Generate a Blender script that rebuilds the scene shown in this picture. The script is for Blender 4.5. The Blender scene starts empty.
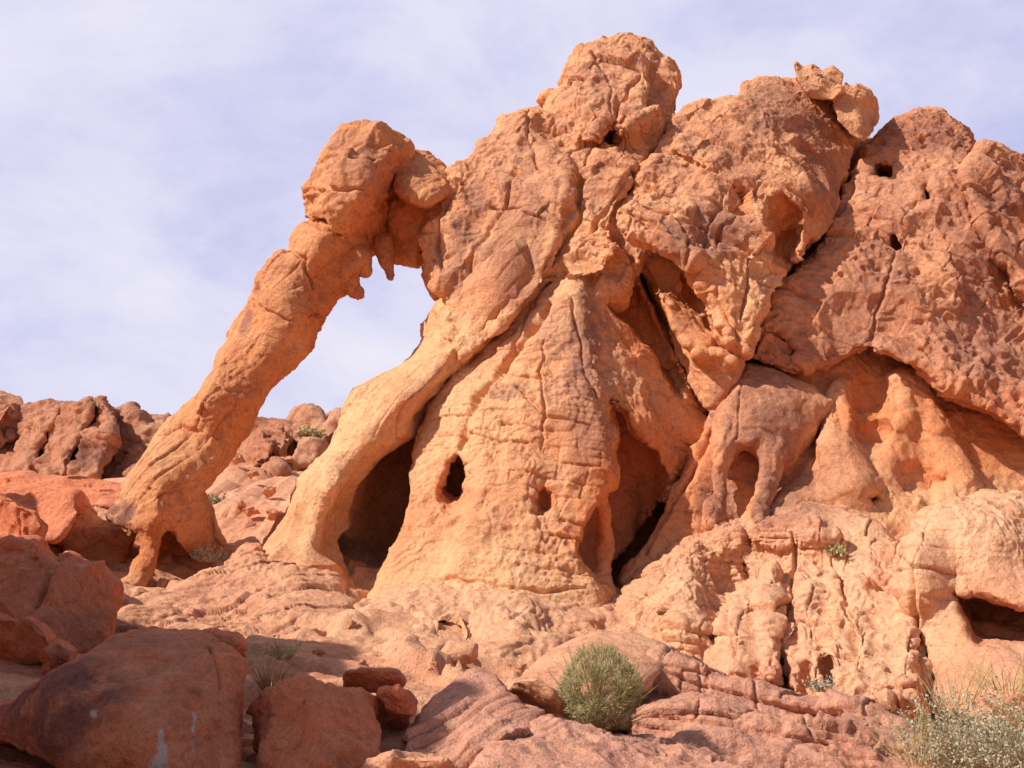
import bpy, math, time
import numpy as np
from mathutils import Vector

T0 = time.time()
R = math.radians
C = bpy.context.scene.collection
rng = np.random.default_rng(7)

# ------------------------------------------------------------------ camera
PITCH = R(14.3)
F = 512 / math.tan(R(27))
CAM = np.array([0.0, 0.0, 1.6])
fw = np.array([0, math.cos(PITCH), math.sin(PITCH)])
up = np.array([0, -math.sin(PITCH), math.cos(PITCH)])

def P(u, v, Y):
    """world point seen at photo position u, v, standing Y metres out"""
    d = fw + np.array([1.0, 0, 0]) * (u - 512) / F + up * (384 - v) / F
    return CAM + d * (Y / d[1])

def proj(p):
    q = p - CAM
    d = q @ fw
    return 512 + F * q[:, 0] / d, 384 - F * (q @ up) / d

def pxm(u, v, Y):
    """metres per picture unit at that point"""
    p = P(u, v, Y)
    return float((p - CAM) @ fw / F)

# ------------------------------------------------------------------ noise
TAB = rng.random(4096).astype(np.float32)
TABV = (rng.random((4096, 8)).astype(np.float32) * 2 - 1)
HA, HB, HC = np.int32(73856093), np.int32(19349663), np.int32(83492791)

from concurrent.futures import ThreadPoolExecutor
POOL = ThreadPoolExecutor(4)

def split(fn):
    def run(p, *a, **kw):
        n = len(p)
        p = np.asarray(p, np.float32)
        if n < 24000:
            return fn(p, *a, **kw)
        parts = list(POOL.map(lambda c: fn(c, *a, **kw), np.array_split(p, max(4, n // 12000))))
        if isinstance(parts[0], tuple):
            return tuple(np.concatenate(x) for x in zip(*parts))
        return np.concatenate(parts)
    return run

def hsh(ix, iy, iz, seed=0):
    return ((ix * 73856093) ^ (iy * 19349663) ^ (iz * 83492791) ^ (seed * 2654435)) & 4095

def _vnoise(p, seed=0):
    fl = np.floor(p)
    i = fl.astype(np.int32)
    f = p - fl
    f = f * f * f * (f * (f * 6 - 15) + 10)
    sd = np.int32((seed * 2654435) & 0x7fffff)
    x0 = i[:, 0] * HA; x1 = (i[:, 0] + 1) * HA
    y0 = i[:, 1] * HB ^ sd; y1 = (i[:, 1] + 1) * HB ^ sd
    z0 = i[:, 2] * HC; z1 = (i[:, 2] + 1) * HC
    fx, fy, fz = f[:, 0], f[:, 1], f[:, 2]
    out = 0
    for y, wy in ((y0, 1 - fy), (y1, fy)):
        for z, wz in ((z0, 1 - fz), (z1, fz)):
            yz = y ^ z
            a = TAB[(x0 ^ yz) & 4095]
            out = out + wy * wz * (a + fx * (TAB[(x1 ^ yz) & 4095] - a))
    return out * 2 - 1

vnoise = split(_vnoise)

ROT = np.array([[0.36, 0.48, -0.8], [-0.8, 0.6, 0.0], [0.48, 0.64, 0.6]], np.float32)

@split
def fbm(p, octv=4, seed=0, gain=0.5, ridge=False):
    a, s, tot = 1.0, 0, 0
    q = p
    for o in range(octv):
        n = _vnoise(q, seed + o * 17)
        if ridge:
            n = 1 - 2 * np.abs(n)
        s = s + a * n
        tot += a
        a *= gain
        q = (q @ ROT.T) * np.float32(2.03) + np.float32(3.7)
    return s / np.float32(tot)

def _cells(p, seed):
    fl = np.floor(p)
    i = fl.astype(np.int32)
    f = p - fl
    sd = np.int32((seed * 2654435) & 0x7fffff)
    hx = [(i[:, 0] + k) * HA for k in (-1, 0, 1)]
    hy = [((i[:, 1] + k) * HB) ^ sd for k in (-1, 0, 1)]
    hz = [(i[:, 2] + k) * HC for k in (-1, 0, 1)]
    x, y, z = f[:, 0].copy(), f[:, 1].copy(), f[:, 2].copy()
    for a in range(3):
        for b in range(3):
            hab = hx[a] ^ hy[b]
            for c in range(3):
                t = TABV[(hab ^ hz[c]) & 4095]
                dx = x - (a - 0.5) - 0.45 * t[:, 0]
                dy = y - (b - 0.5) - 0.45 * t[:, 1]
                dz = z - (c - 0.5) - 0.45 * t[:, 2]
                yield dx, dy, dz, dx * dx + dy * dy + dz * dz, t

@split
def worley(p, seed=0):
    f1 = np.full(len(p), 9.0, np.float32)
    f2 = f1.copy()
    for dx, dy, dz, dd, t in _cells(p, seed):
        f2 = np.minimum(f2, np.maximum(f1, dd))
        f1 = np.minimum(f1, dd)
    return np.sqrt(f1), np.sqrt(f2)

@split
def crease(p, seed=0, a=0.9, b=0.2):
    """two continuous fields of flat facets: sharp outward edges (lo) and sharp inward seams (hi)"""
    lo = np.full(len(p), 9.0, np.float32)
    hi = -lo
    for dx, dy, dz, dd, t in _cells(p, seed):
        w = (a * (dx * t[:, 3] + dy * t[:, 4] + dz * t[:, 5]) + 0.25 * t[:, 6]) * np.clip((1.1 - dd) * 1.6, 0, 1)
        q = b * dd + 2.0 * np.maximum(dd - 0.5, 0)
        lo = np.minimum(lo, q + w)
        hi = np.maximum(hi, w - q)
    return lo, hi

# ------------------------------------------------------------------ scattered interpolation
def rbf(pts, vals, lam=0.02):
    pts = np.asarray(pts, float)
    vals = np.asarray(vals, float)
    n = len(pts)
    if n == 1:
        return lambda q: np.full(len(q), vals[0])
    if n <= 3:
        A = np.c_[np.ones(n), pts]
        w = np.linalg.lstsq(A, vals, rcond=None)[0]
        return lambda q: w[0] + q @ w[1:]
    sc = max(np.ptp(pts[:, 0]), np.ptp(pts[:, 1])) + 1e-6
    mid = pts.mean(0)
    a = (pts - mid) / sc
    r2 = ((a[:, None] - a[None]) ** 2).sum(-1)
    K = 0.5 * r2 * np.log(r2 + 1e-12) + lam * np.eye(n) * 0.1
    Pm = np.c_[np.ones(n), a]
    A = np.block([[K, Pm], [Pm.T, np.zeros((3, 3))]])
    w = np.linalg.solve(A, np.r_[vals, 0, 0, 0])
    def f(q):
        b = (q - mid) / sc
        out = w[n] + b @ w[n + 1:]
        for k in range(n):
            r = ((b - a[k]) ** 2).sum(-1)
            out = out + w[k] * 0.5 * r * np.log(r + 1e-12)
        return out
    return f

def poly_sdf(poly, gx, gz):
    d = np.full(gx.shape, 1e9)
    ins = np.zeros(gx.shape, bool)
    n = len(poly)
    for k in range(n):
        ax, az = poly[k]
        bx, bz = poly[(k + 1) % n]
        ex, ez = bx - ax, bz - az
        wx, wz = gx - ax, gz - az
        t = np.clip((wx * ex + wz * ez) / (ex * ex + ez * ez + 1e-12), 0, 1)
        d = np.minimum(d, (wx - ex * t) ** 2 + (wz - ez * t) ** 2)
        cr = (az > gz) != (bz > gz)
        if abs(ez) > 1e-12:
            ins ^= cr & (gx < ex * (gz - az) / ez + ax)
    d = np.sqrt(d)
    return np.where(ins, -d, d)

def seg_dist(px, line):
    d = np.full(len(px), 1e9)
    for (ax, ay), (bx, by) in zip(line[:-1], line[1:]):
        ex, ey = bx - ax, by - ay
        wx, wy = px[:, 0] - ax, px[:, 1] - ay
        t = np.clip((wx * ex + wy * ey) / (ex * ex + ey * ey + 1e-9), 0, 1)
        d = np.minimum(d, (wx - ex * t) ** 2 + (wy - ey * t) ** 2)
    return np.sqrt(d)

# ------------------------------------------------------------------ rock volumes
class Rock:
    """solid rock assembled from slabs, ridges and lumps, hollowed by pockets, then meshed"""
    def __init__(s, h=0.05, lean=1.0):
        s.ops = []
        s.lean = lean
        s.dir = None
        s.h = h
        s.lo = np.full(3, 1e9)
        s.hi = np.full(3, -1e9)

    def _grow(s, lo, hi):
        s.lo = np.minimum(s.lo, lo)
        s.hi = np.maximum(s.hi, hi)

    # a rock runs back along its own oblique axis, not square to the wall
    def axis_at(s, p):
        if s.dir is None:
            d = (p - CAM) / (p[1] - CAM[1])
            s.dir = np.array([d[0], 0, d[2]]) * s.lean
            s.y0 = p[1]

    def sk(s, p):
        p = np.asarray(p, float)
        return p - (p[..., 1:2] - s.y0) * s.dir

    def unsk(s, p):
        return p + (p[:, 1:2] - s.y0) * s.dir if s.dir is not None else p

    def _flat(s, poly, ctrl):
        if not isinstance(ctrl, list):
            ctrl = [(poly[0][0], poly[0][1], ctrl)]
        D = rbf([c[:2] for c in ctrl], [c[2] for c in ctrl])
        pu = np.array([q[:2] for q in poly], float)
        cy = [c[2] for c in ctrl]
        yv = np.clip(D(pu), min(cy) - 0.15, max(cy) + 0.3)
        pts = [P(u, v, y) for (u, v), y in zip(pu, yv)]
        allp = pts + [P(*c) for c in ctrl]
        pts, allp = np.array(pts), np.array(allp)
        s.axis_at(pts.mean(0))
        return s.sk(pts), s.sk(allp)

    def plate(s, poly, ctrl, thick=2.0, r=0.4, k=0.08, lam=0.02, edge=1.0):
        pts, allp = s._flat(poly, ctrl)
        if len(ctrl if isinstance(ctrl, list) else [0]) == 1:
            fn = rbf([(0, 0)], [allp[0, 1]])
        else:
            fn = rbf(allp[:, [0, 2]], allp[:, 1], lam)
        s.ops.append(('plate', pts[:, [0, 2]], fn, thick, r, k, edge, (allp[:, 1].min() - 0.1, allp[:, 1].max() + 0.1)))
        lo, hi = pts.min(0), pts.max(0)
        s._grow([lo[0], allp[:, 1].min() - 0.25, lo[2]], [hi[0], allp[:, 1].max() + thick, hi[2]])
        return s

    def pocket(s, poly, ctrl, depth=0.5, r=0.25, k=0.05, lam=0.02):
        pts, allp = s._flat(poly, ctrl)
        if not isinstance(ctrl, list) or len(ctrl) == 1:
            fn = rbf([(0, 0)], [allp[0, 1]])
        else:
            fn = rbf(allp[:, [0, 2]], allp[:, 1], lam)
        s.ops.append(('pocket', pts[:, [0, 2]], fn, depth, r, k, (allp[:, 1].min() - 0.1, allp[:, 1].max() + 0.1)))
        return s

    def tube(s, chain, k=0.12, sub=False, sy=1.0):
        """chain of (u, v, Y, radius in picture units)"""
        pts = np.array([P(u, v, y) for u, v, y, _ in chain])
        rad = np.array([rr * pxm(u, v, y) for u, v, y, rr in chain])
        s.axis_at(pts.mean(0))
        pts = s.sk(pts)
        s.ops.append(('tube', pts, rad, k, sub, sy))
        if not sub:
            s._grow((pts - rad[:, None] * max(1, sy)).min(0), (pts + rad[:, None] * max(1, sy)).max(0))
        return s

    def lump(s, c, rr, k=0.3):
        c, rr = np.array(c, float), tuple(rr)
        s.ops.append(('ell', c, rr, 0, k, False))
        s._grow(c - max(rr), c + max(rr))
        return s

    def ell(s, u, v, Y, ru, rv, ry, rot=0, k=0.1, sub=False):
        m = pxm(u, v, Y)
        c = P(u, v, Y)
        s.axis_at(c)
        c = s.sk(c)
        s.ops.append(('ell', c, (ru * m, ry, rv * m), rot, k, sub))
        if not sub:
            q = max(ru * m, rv * m, ry)
            s._grow(c - q, c + q)
        return s

    def field(s):
        h = s.h
        lo, hi = s.lo - 2.5 * h, s.hi + 2.5 * h
        n = np.ceil((hi - lo) / h).astype(int) + 1
        xs, ys, zs = [(lo[i] + h * np.arange(n[i])).astype(np.float32) for i in range(3)]
        G = np.full(n, 0.6, np.float32)
        for op in s.ops:
            kind = op[0]
            if kind in ('plate', 'pocket'):
                pl = op[1]
                k = op[5]
                m = k + 3 * h
                a = [max(0, int((pl[:, 0].min() - m - lo[0]) / h)), max(0, int((pl[:, 1].min() - m - lo[2]) / h))]
                b = [min(n[0], int((pl[:, 0].max() + m - lo[0]) / h) + 2), min(n[2], int((pl[:, 1].max() + m - lo[2]) / h) + 2)]
                if b[0] <= a[0] or b[1] <= a[1]:
                    continue
                gx, gz = np.meshgrid(xs[a[0]:b[0]], zs[a[1]:b[1]], indexing='ij')
                d2 = poly_sdf(pl, gx, gz)
                q = np.c_[gx.ravel(), gz.ravel()]
                yf = np.clip(op[2](q), op[-1][0], op[-1][1]).reshape(gx.shape)
                sub = G[a[0]:b[0], :, a[1]:b[1]]
                yy = ys[None, :, None]
                if kind == 'plate':
                    thick, r, edge = op[3], op[4], op[6]
                    gyx = np.gradient(yf, h, axis=0) if yf.shape[0] > 2 else yf * 0
                    gyz = np.gradient(yf, h, axis=1) if yf.shape[1] > 2 else yf * 0
                    sl = np.sqrt(1 + np.clip(gyx ** 2 + gyz ** 2, 0, 9))
                    t = np.clip((r + d2) / r, 0, 1)
                    bul = (1 - np.sqrt(np.maximum(0, 1 - t * t))) * min(r, thick * 0.5) * edge
                    yfr = ((yf + bul)).astype(np.float32)
                    ybk = ((yf + thick - bul)).astype(np.float32)
                    f = np.maximum((yfr[:, None, :] - yy) / sl[:, None, :].astype(np.float32), yy - ybk[:, None, :])
                    f = np.maximum(f, d2[:, None, :].astype(np.float32))
                    hh = np.maximum(k - np.abs(sub - f), 0) / k
                    sub[...] = np.minimum(sub, f) - hh * hh * k * 0.25
                else:
                    depth, r = op[3], op[4]
                    jq = np.c_[gx.ravel() / 0.17, gz.ravel() / 0.17, np.full(gx.size, pl[0, 0])]
                    sz = min(np.ptp(pl[:, 0]), np.ptp(pl[:, 1]))
                    d2 = d2 + min(0.06, 0.16 * sz) * fbm(jq, 2, 9).reshape(gx.shape)
                    t = np.clip(-d2 / r, 0, 1)
                    fl = (yf + depth * np.sqrt(t * (2 - t))).astype(np.float32)
                    f = np.maximum(d2[:, None, :].astype(np.float32), yy - fl[:, None, :])
                    f = -f
                    hh = np.maximum(k - np.abs(sub - f), 0) / k
                    sub[...] = np.maximum(sub, f) + hh * hh * k * 0.25
            else:
                if kind == 'tube':
                    pts, rad, k, cut, sy = op[1:]
                    bl = (pts - rad[:, None] * max(1, sy)).min(0) - k - 3 * h
                    bh = (pts + rad[:, None] * max(1, sy)).max(0) + k + 3 * h
                else:
                    c, rr, rot, k, cut = op[1:]
                    bl, bh = c - max(rr) - k - 3 * h, c + max(rr) + k + 3 * h
                a = np.clip(((bl - lo) / h).astype(int), 0, n)
                b = np.clip(((bh - lo) / h).astype(int) + 2, 0, n)
                if (b <= a).any():
                    continue
                X = xs[a[0]:b[0], None, None]
                Y = ys[None, a[1]:b[1], None]
                Z = zs[None, None, a[2]:b[2]]
                sub = G[a[0]:b[0], a[1]:b[1], a[2]:b[2]]
                if kind == 'tube':
                    f = None
                    for j in range(len(pts) - 1):
                        A, B = pts[j], pts[j + 1]
                        e = B - A
                        L = e @ e + 1e-9
                        t = np.clip(((X - A[0]) * e[0] + (Y - A[1]) * e[1] + (Z - A[2]) * e[2]) / L, 0, 1)
                        dd = np.sqrt((X - A[0] - e[0] * t) ** 2 + ((Y - A[1] - e[1] * t) / sy) ** 2 + (Z - A[2] - e[2] * t) ** 2) - (rad[j] + (rad[j + 1] - rad[j]) * t)
                        f = dd if f is None else np.minimum(f, dd)
                else:
                    cr, sr = math.cos(rot), math.sin(rot)
                    x1 = (X - c[0]) * cr + (Z - c[2]) * sr
                    z1 = -(X - c[0]) * sr + (Z - c[2]) * cr
                    q = np.sqrt((x1 / rr[0]) ** 2 + ((Y - c[1]) / rr[1]) ** 2 + (z1 / rr[2]) ** 2)
                    f = (q - 1) * min(rr)
                f = f.astype(np.float32)
                if cut:
                    f = -f
                    hh = np.maximum(k - np.abs(sub - f), 0) / k
                    sub[...] = np.maximum(sub, f) + hh * hh * k * 0.25
                else:
                    hh = np.maximum(k - np.abs(sub - f), 0) / k
                    sub[...] = np.minimum(sub, f) - hh * hh * k * 0.25
        G[0], G[-1] = 0.5, 0.5
        G[:, 0], G[:, -1] = 0.5, 0.5
        G[:, :, 0], G[:, :, -1] = 0.5, 0.5
        return G, lo, h

def surface_nets(G, lo, h):
    n = G.shape
    S = G < 0
    c = np.zeros((n[0] - 1, n[1] - 1, n[2] - 1), np.uint8)
    for dx in (0, 1):
        for dy in (0, 1):
            for dz in (0, 1):
                c += S[dx:n[0] - 1 + dx, dy:n[1] - 1 + dy, dz:n[2] - 1 + dz]
    ci = np.argwhere((c > 0) & (c < 8))
    idx = np.full(c.shape, -1, np.int32)
    idx[ci[:, 0], ci[:, 1], ci[:, 2]] = np.arange(len(ci))
    acc = np.zeros((len(ci), 3))
    cnt = np.zeros(len(ci))
    cor = [(0, 0, 0), (1, 0, 0), (0, 1, 0), (1, 1, 0), (0, 0, 1), (1, 0, 1), (0, 1, 1), (1, 1, 1)]
    for a in range(8):
        for b in range(a + 1, 8):
            if bin(a ^ b).count('1') != 1:
                continue
            A, B = np.array(cor[a]), np.array(cor[b])
            va = G[ci[:, 0] + A[0], ci[:, 1] + A[1], ci[:, 2] + A[2]].astype(float)
            vb = G[ci[:, 0] + B[0], ci[:, 1] + B[1], ci[:, 2] + B[2]].astype(float)
            m = (va < 0) != (vb < 0)
            t = np.where(m, va / np.where(m, va - vb, 1), 0)
            acc += np.where(m[:, None], A + (B - A) * t[:, None], 0)
            cnt += m
    v = (ci + acc / cnt[:, None]) * h + lo
    quads = []
    for ax in range(3):
        b1, b2 = (ax + 1) % 3, (ax + 2) % 3
        sl0 = [slice(1, n[i] - 1) for i in range(3)]
        sl1 = list(sl0)
        sl0[ax] = slice(0, n[ax] - 1)
        sl1[ax] = slice(1, n[ax])
        s0, s1 = S[tuple(sl0)], S[tuple(sl1)]
        for flip, m in ((False, s0 & ~s1), (True, ~s0 & s1)):
            e = np.argwhere(m)
            off = [1, 1, 1]
            off[ax] = 0
            e = e + off
            def cell(d1, d2):
                q = e.copy()
                q[:, b1] += d1
                q[:, b2] += d2
                return idx[q[:, 0], q[:, 1], q[:, 2]]
            f = np.stack([cell(-1, -1), cell(0, -1), cell(0, 0), cell(-1, 0)], 1)
            quads.append(f[:, ::-1] if flip else f)
    return v, np.concatenate(quads)

def mesh_from(v, faces, name):
    m = bpy.data.meshes.new(name)
    k = faces.shape[1]
    m.vertices.add(len(v))
    m.vertices.foreach_set('co', np.ascontiguousarray(v, np.float32).ravel())
    m.loops.add(faces.size)
    m.loops.foreach_set('vertex_index', np.ascontiguousarray(faces, np.int32).ravel())
    m.polygons.add(len(faces))
    m.polygons.foreach_set('loop_start', np.arange(0, faces.size, k, dtype=np.int32))
    m.polygons.foreach_set('loop_total', np.full(len(faces), k, np.int32))
    m.update(calc_edges=True)
    m.polygons.foreach_set('use_smooth', np.ones(len(faces), bool))
    return m

def subdivide(v, faces, name, lv=1):
    m = mesh_from(v, faces, name)
    o = bpy.data.objects.new('tmp', m)
    C.objects.link(o)
    md = o.modifiers.new('s', 'SUBSURF')
    md.levels = lv
    md.render_levels = lv
    dg = bpy.context.evaluated_depsgraph_get()
    m2 = bpy.data.meshes.new_from_object(o.evaluated_get(dg))
    bpy.data.objects.remove(o)
    bpy.data.meshes.remove(m)
    m2.name = name
    return m2

def compact(v, f):
    u, inv = np.unique(f, return_inverse=True)
    return v[u], inv.reshape(f.shape)

def two_level(v, f, back, name, lv):
    a = subdivide(*compact(v, f[~back]), name, lv)
    if not back.any():
        return a
    va = get_co(a)
    fa = np.empty(len(a.loops), np.int32)
    a.loops.foreach_get('vertex_index', fa)
    bpy.data.meshes.remove(a)
    vb, fb = compact(v, f[back])
    return mesh_from(np.concatenate([va, vb]), np.concatenate([fa.reshape(-1, 4), fb + len(va)]), name)

def get_co(m):
    a = np.empty(len(m.vertices) * 3, np.float32)
    m.vertices.foreach_get('co', a)
    return a.reshape(-1, 3).astype(float)

def get_no(m):
    a = np.empty(len(m.vertices) * 3, np.float32)
    m.vertex_normals.foreach_get('vector', a)
    return a.reshape(-1, 3).astype(float)

def set_attr(m, name, val):
    at = m.attributes.new(name, 'FLOAT', 'POINT')
    at.data.foreach_set('value', np.ascontiguousarray(val, np.float32))

# cracks read off the photograph: (line, half width in picture units, depth in metres)
CRACKS = []
# desert varnish with some painted shade, orange stone deepened for bounced light: (u, v, ru, rv, strength)
VARN_SHADE, ORNG, PALE, CRUST = [], [], [], []

def blob(U, V, lst, nz):
    o = np.zeros(len(U))
    for (u, v, ru, rv, st) in lst:
        d = ((U - u) / ru) ** 2 + ((V - v) / rv) ** 2
        o = np.maximum(o, st * np.clip(1.35 - d + nz * 0.9, 0, 1))
    return o

STRATA = np.array([0.18, 0.25, 0.95])

def weather(m, sp, seed=0, detail=True):
    """push the surface into weathered sandstone and store the colour masks"""
    v = get_co(m)
    n = get_no(m)
    d = np.zeros(len(v))
    sc = sp.get('scale', 1.0)
    if sp.get('lump'):
        size, amp = sp['lump']
        d += amp * fbm(v / size, 2, seed + 1)
    for j, (size, amp) in enumerate(sp.get('facet', [])):
        w = v + 0.16 * size * np.c_[vnoise(v / size * 1.7, seed + 3), vnoise(v / size * 1.7 + 9, seed + 4), vnoise(v / size * 1.7 + 21, seed + 5)]
        flo, fhi = crease(w / size, seed + 10 + j)
        msk = np.clip(0.5 + 1.1 * fbm(v / (size * 2.3), 2, seed + 40 + j), 0, 1)
        d += 0.5 * amp * ((flo + 0.25) * (0.45 + 0.55 * msk) + 0.12 * (fhi - 0.25))
    if sp.get('flake'):
        size, amp, step = sp['flake']
        hh = fbm(v / size, 3, seed + 80, 0.5) * amp / step
        fr = hh - np.floor(hh)
        t = np.clip((fr - 0.72) / 0.28, 0, 1)
        msk = np.clip(0.6 + 1.2 * fbm(v / 1.7, 2, seed + 84), 0, 1)
        d += step * (np.floor(hh) + t * t * (3 - 2 * t)) * msk
    if sp.get('strata'):
        sd, space, amp = sp['strata']
        sd = np.array(sd) / np.linalg.norm(sd)
        t = v @ sd + 0.12 * fbm(v / 0.9, 3, seed + 6)
        z = np.zeros(len(v))
        s1 = vnoise(np.c_[t / space, z, z], seed + 7) + 0.6 * vnoise(np.c_[t / space * 2.3, z + 5, z], seed + 8)
        msk = np.clip(0.5 + fbm(v / 1.3, 2, seed + 9), 0, 1.2)
        d += amp * s1 * msk
    for j, (bd, bed, wid, amp, grv, bias) in enumerate(sp.get('brick', [])):
        bd = np.array(bd) / np.linalg.norm(bd)
        td = np.cross(bd, [0.25, 1.0, 0.0])
        td /= np.linalg.norm(td)
        t = (v @ bd + 0.10 * bed * 4 * fbm(v / (bed * 5), 3, seed + 101 + j)) / bed
        z0 = np.zeros(len(v))
        t = t + 0.4 * vnoise(np.c_[t * 0.8, z0, z0], seed + 102 + j)
        bi = np.floor(t)
        bf = t - bi
        hb = TAB[hsh(bi.astype(np.int64), np.int64(3), np.int64(5), seed + j)]
        c = (v @ td + 0.35 * v[:, 1] + 0.12 * wid * 2 * fbm(v / (wid * 1.5), 2, seed + 103 + j)) / wid * (0.65 + 0.8 * hb) + 17 * hb
        ci = np.floor(c)
        cf = c - ci
        rr = TABV[hsh(bi.astype(np.int64), ci.astype(np.int64), np.int64(9), seed + j)]
        eb = np.minimum(bf, 1 - bf) * bed
        ec = np.minimum(cf, 1 - cf) * wid
        msk = np.clip(bias + 1.7 * fbm(v / 1.5, 3, seed + 104 + j), 0, 1)
        gm = np.clip(0.6 + 1.6 * fbm(v / 0.5, 2, seed + 105 + j), 0, 1)
        lip = np.where(bf > 0.8, -(bf - 0.8) * 2.5, 0)
        d += msk * (amp * (0.8 * rr[:, 0] + 0.9 * (cf - 0.5) * rr[:, 1] + 0.8 * (bf - 0.5) * rr[:, 2] + 0.8 * (hb - 0.5) + lip)
                    - grv * gm * np.maximum(np.exp(-(eb / 0.016) ** 2), 0.9 * np.exp(-(ec / 0.014) ** 2)))
    if sp.get('cells'):
        size, sq, wid, amp = sp['cells']
        q = (v / size) * np.array([1, 1, sq])
        q = q + 0.35 * np.c_[fbm(v / size, 2, seed + 31), fbm(v / size + 7, 2, seed + 32), fbm(v / size + 15, 2, seed + 33)]
        f1, f2 = worley(q, seed + 30)
        msk = np.clip(0.2 + 1.6 * fbm(v / 1.6, 2, seed + 34), 0, 1)
        d -= amp * np.exp(-((f2 - f1) / wid) ** 2) * msk
    if sp.get('fine'):
        size, amp = sp['fine']
        rough = np.clip(0.55 + 0.9 * fbm(v / 1.1, 2, seed + 60), 0.1, 1.4)
        d += amp * rough * (fbm(v / size, 4, seed + 50, 0.62) + 0.5 * fbm(v / size * 1.6, 3, seed + 55, 0.6, True))
    if sp.get('grit'):
        size, amp, step = sp['grit']
        hh = fbm(v / size, 3, seed + 90, 0.6) * amp / step
        fr = hh - np.floor(hh)
        t = np.clip((fr - 0.6) / 0.4, 0, 1)
        msk = np.clip(0.4 + 1.5 * fbm(v / 0.9, 2, seed + 94), 0, 1)
        d += step * (np.floor(hh) + t) * msk
    if sp.get('pits'):
        size, amp, th = sp['pits']
        f1, f2 = worley(v / size, seed + 70)
        sel = np.clip((fbm(v / 1.5, 2, seed + 71) - th) * 4, 0, 1)
        d -= amp * np.clip(1 - (f1 / 0.42) ** 2, 0, 1) * sel
    d -= d.mean()
    U, V = proj(v)
    vd = v - CAM
    vd /= np.linalg.norm(vd, axis=1)[:, None]
    face = np.clip(-(n * vd).sum(1) * 3, 0, 1)
    px = np.c_[U, V]
    jit = np.c_[vnoise(v * 5, 91), vnoise(v * 5 + 40, 92)] * 2.2
    for line, wd, dep in CRACKS:
        la = np.array(line)
        sel = np.where((U > la[:, 0].min() - 4 * wd) & (U < la[:, 0].max() + 4 * wd) & (V > la[:, 1].min() - 4 * wd) & (V < la[:, 1].max() + 4 * wd) & (face > 0))[0]
        if len(sel) == 0:
            continue
        q = px[sel] + jit[sel]
        ds = seg_dist(q, line)
        # thinner towards both ends and broken up by noise
        e0 = np.hypot(*(q - la[0]).T)
        e1 = np.hypot(*(q - la[-1]).T)
        tap = np.clip(np.minimum(e0, e1) / (5 * wd) + 0.35, 0, 1)
        ds = ds / (wd * tap)
        d[sel] -= 1.45 * dep * np.exp(-ds ** 2) * face[sel] * (0.75 + 0.5 * vnoise(v[sel] * 2.3, 95))
    v2 = v + n * (d * sc)[:, None]
    m.vertices.foreach_set('co', np.ascontiguousarray(v2, np.float32).ravel())
    m.update()
    nz = fbm(v / 0.55, 4, 77, 0.6)
    set_attr(m, 'varnish', np.clip(blob(U, V, VARN_SHADE, nz), 0, 1) * np.clip(face * 1.5, 0, 1))
    set_attr(m, 'crust', np.clip(blob(U, V, CRUST, nz * 0.7), 0, 1) * np.clip(face * 1.5, 0, 1))
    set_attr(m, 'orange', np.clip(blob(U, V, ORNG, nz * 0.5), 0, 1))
    if sp.get('white'):
        set_attr(m, 'white', np.clip(blob(U + 3 * vnoise(v * 9, 5), V, sp['white'], nz * 0.35) * 1.6, 0, 1))
    set_attr(m, 'pale', np.clip(blob(U, V, PALE, nz * 0.6), 0, 1))
    return m

def tag(o, label=None, cat=None, group=None, kind=None):
    if label: o['label'] = label
    if cat: o['category'] = cat
    if group: o['group'] = group
    if kind: o['kind'] = kind
    return o

def place(m, name, mat, parent=None, origin=None):
    """link a mesh given in world space as an object standing at its own base"""
    v = get_co(m)
    if parent is not None:
        org = np.array(parent.location)
    elif origin is not None:
        org = np.array(origin)
    else:
        lo, hi = v.min(0), v.max(0)
        org = np.array([(lo[0] + hi[0]) / 2, (lo[1] + hi[1]) / 2, lo[2]])
    m.vertices.foreach_set('co', np.ascontiguousarray(v - org, np.float32).ravel())
    m.update()
    if mat:
        m.materials.append(mat)
    o = bpy.data.objects.new(name, m)
    C.objects.link(o)
    if parent is not None:
        o.parent = parent
    else:
        o.location = org
    return o

def rock(vol, name, mat, sp, parent=None, lv=1, seed=0):
    t = time.time()
    G, lo, h = vol.field()
    v, f = surface_nets(G, lo, h)
    v = vol.unsk(v)
    e1, e2 = v[f[:, 2]] - v[f[:, 0]], v[f[:, 3]] - v[f[:, 1]]
    fn = np.cross(e1, e2)
    fn /= np.linalg.norm(fn, axis=1)[:, None] + 1e-12
    vd = v[f].mean(1) - CAM
    vd /= np.linalg.norm(vd, axis=1)[:, None]
    back = (fn * vd).sum(1) > 0.45
    m = two_level(v, f, back, name, lv)
    weather(m, sp, seed)
    o = place(m, name, mat, parent)
    print(f'{name}: grid {G.shape} verts {len(m.vertices)} {time.time()-t:.1f}s')
    return o

def empty(name, loc):
    o = bpy.data.objects.new(name, None)
    C.objects.link(o)
    o.location = loc
    o.empty_display_size = 0.3
    return o

# ------------------------------------------------------------------ materials
def nodes(name):
    m = bpy.data.materials.new(name)
    m.use_nodes = True
    nt = m.node_tree
    nt.nodes.clear()
    return m, nt

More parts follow.
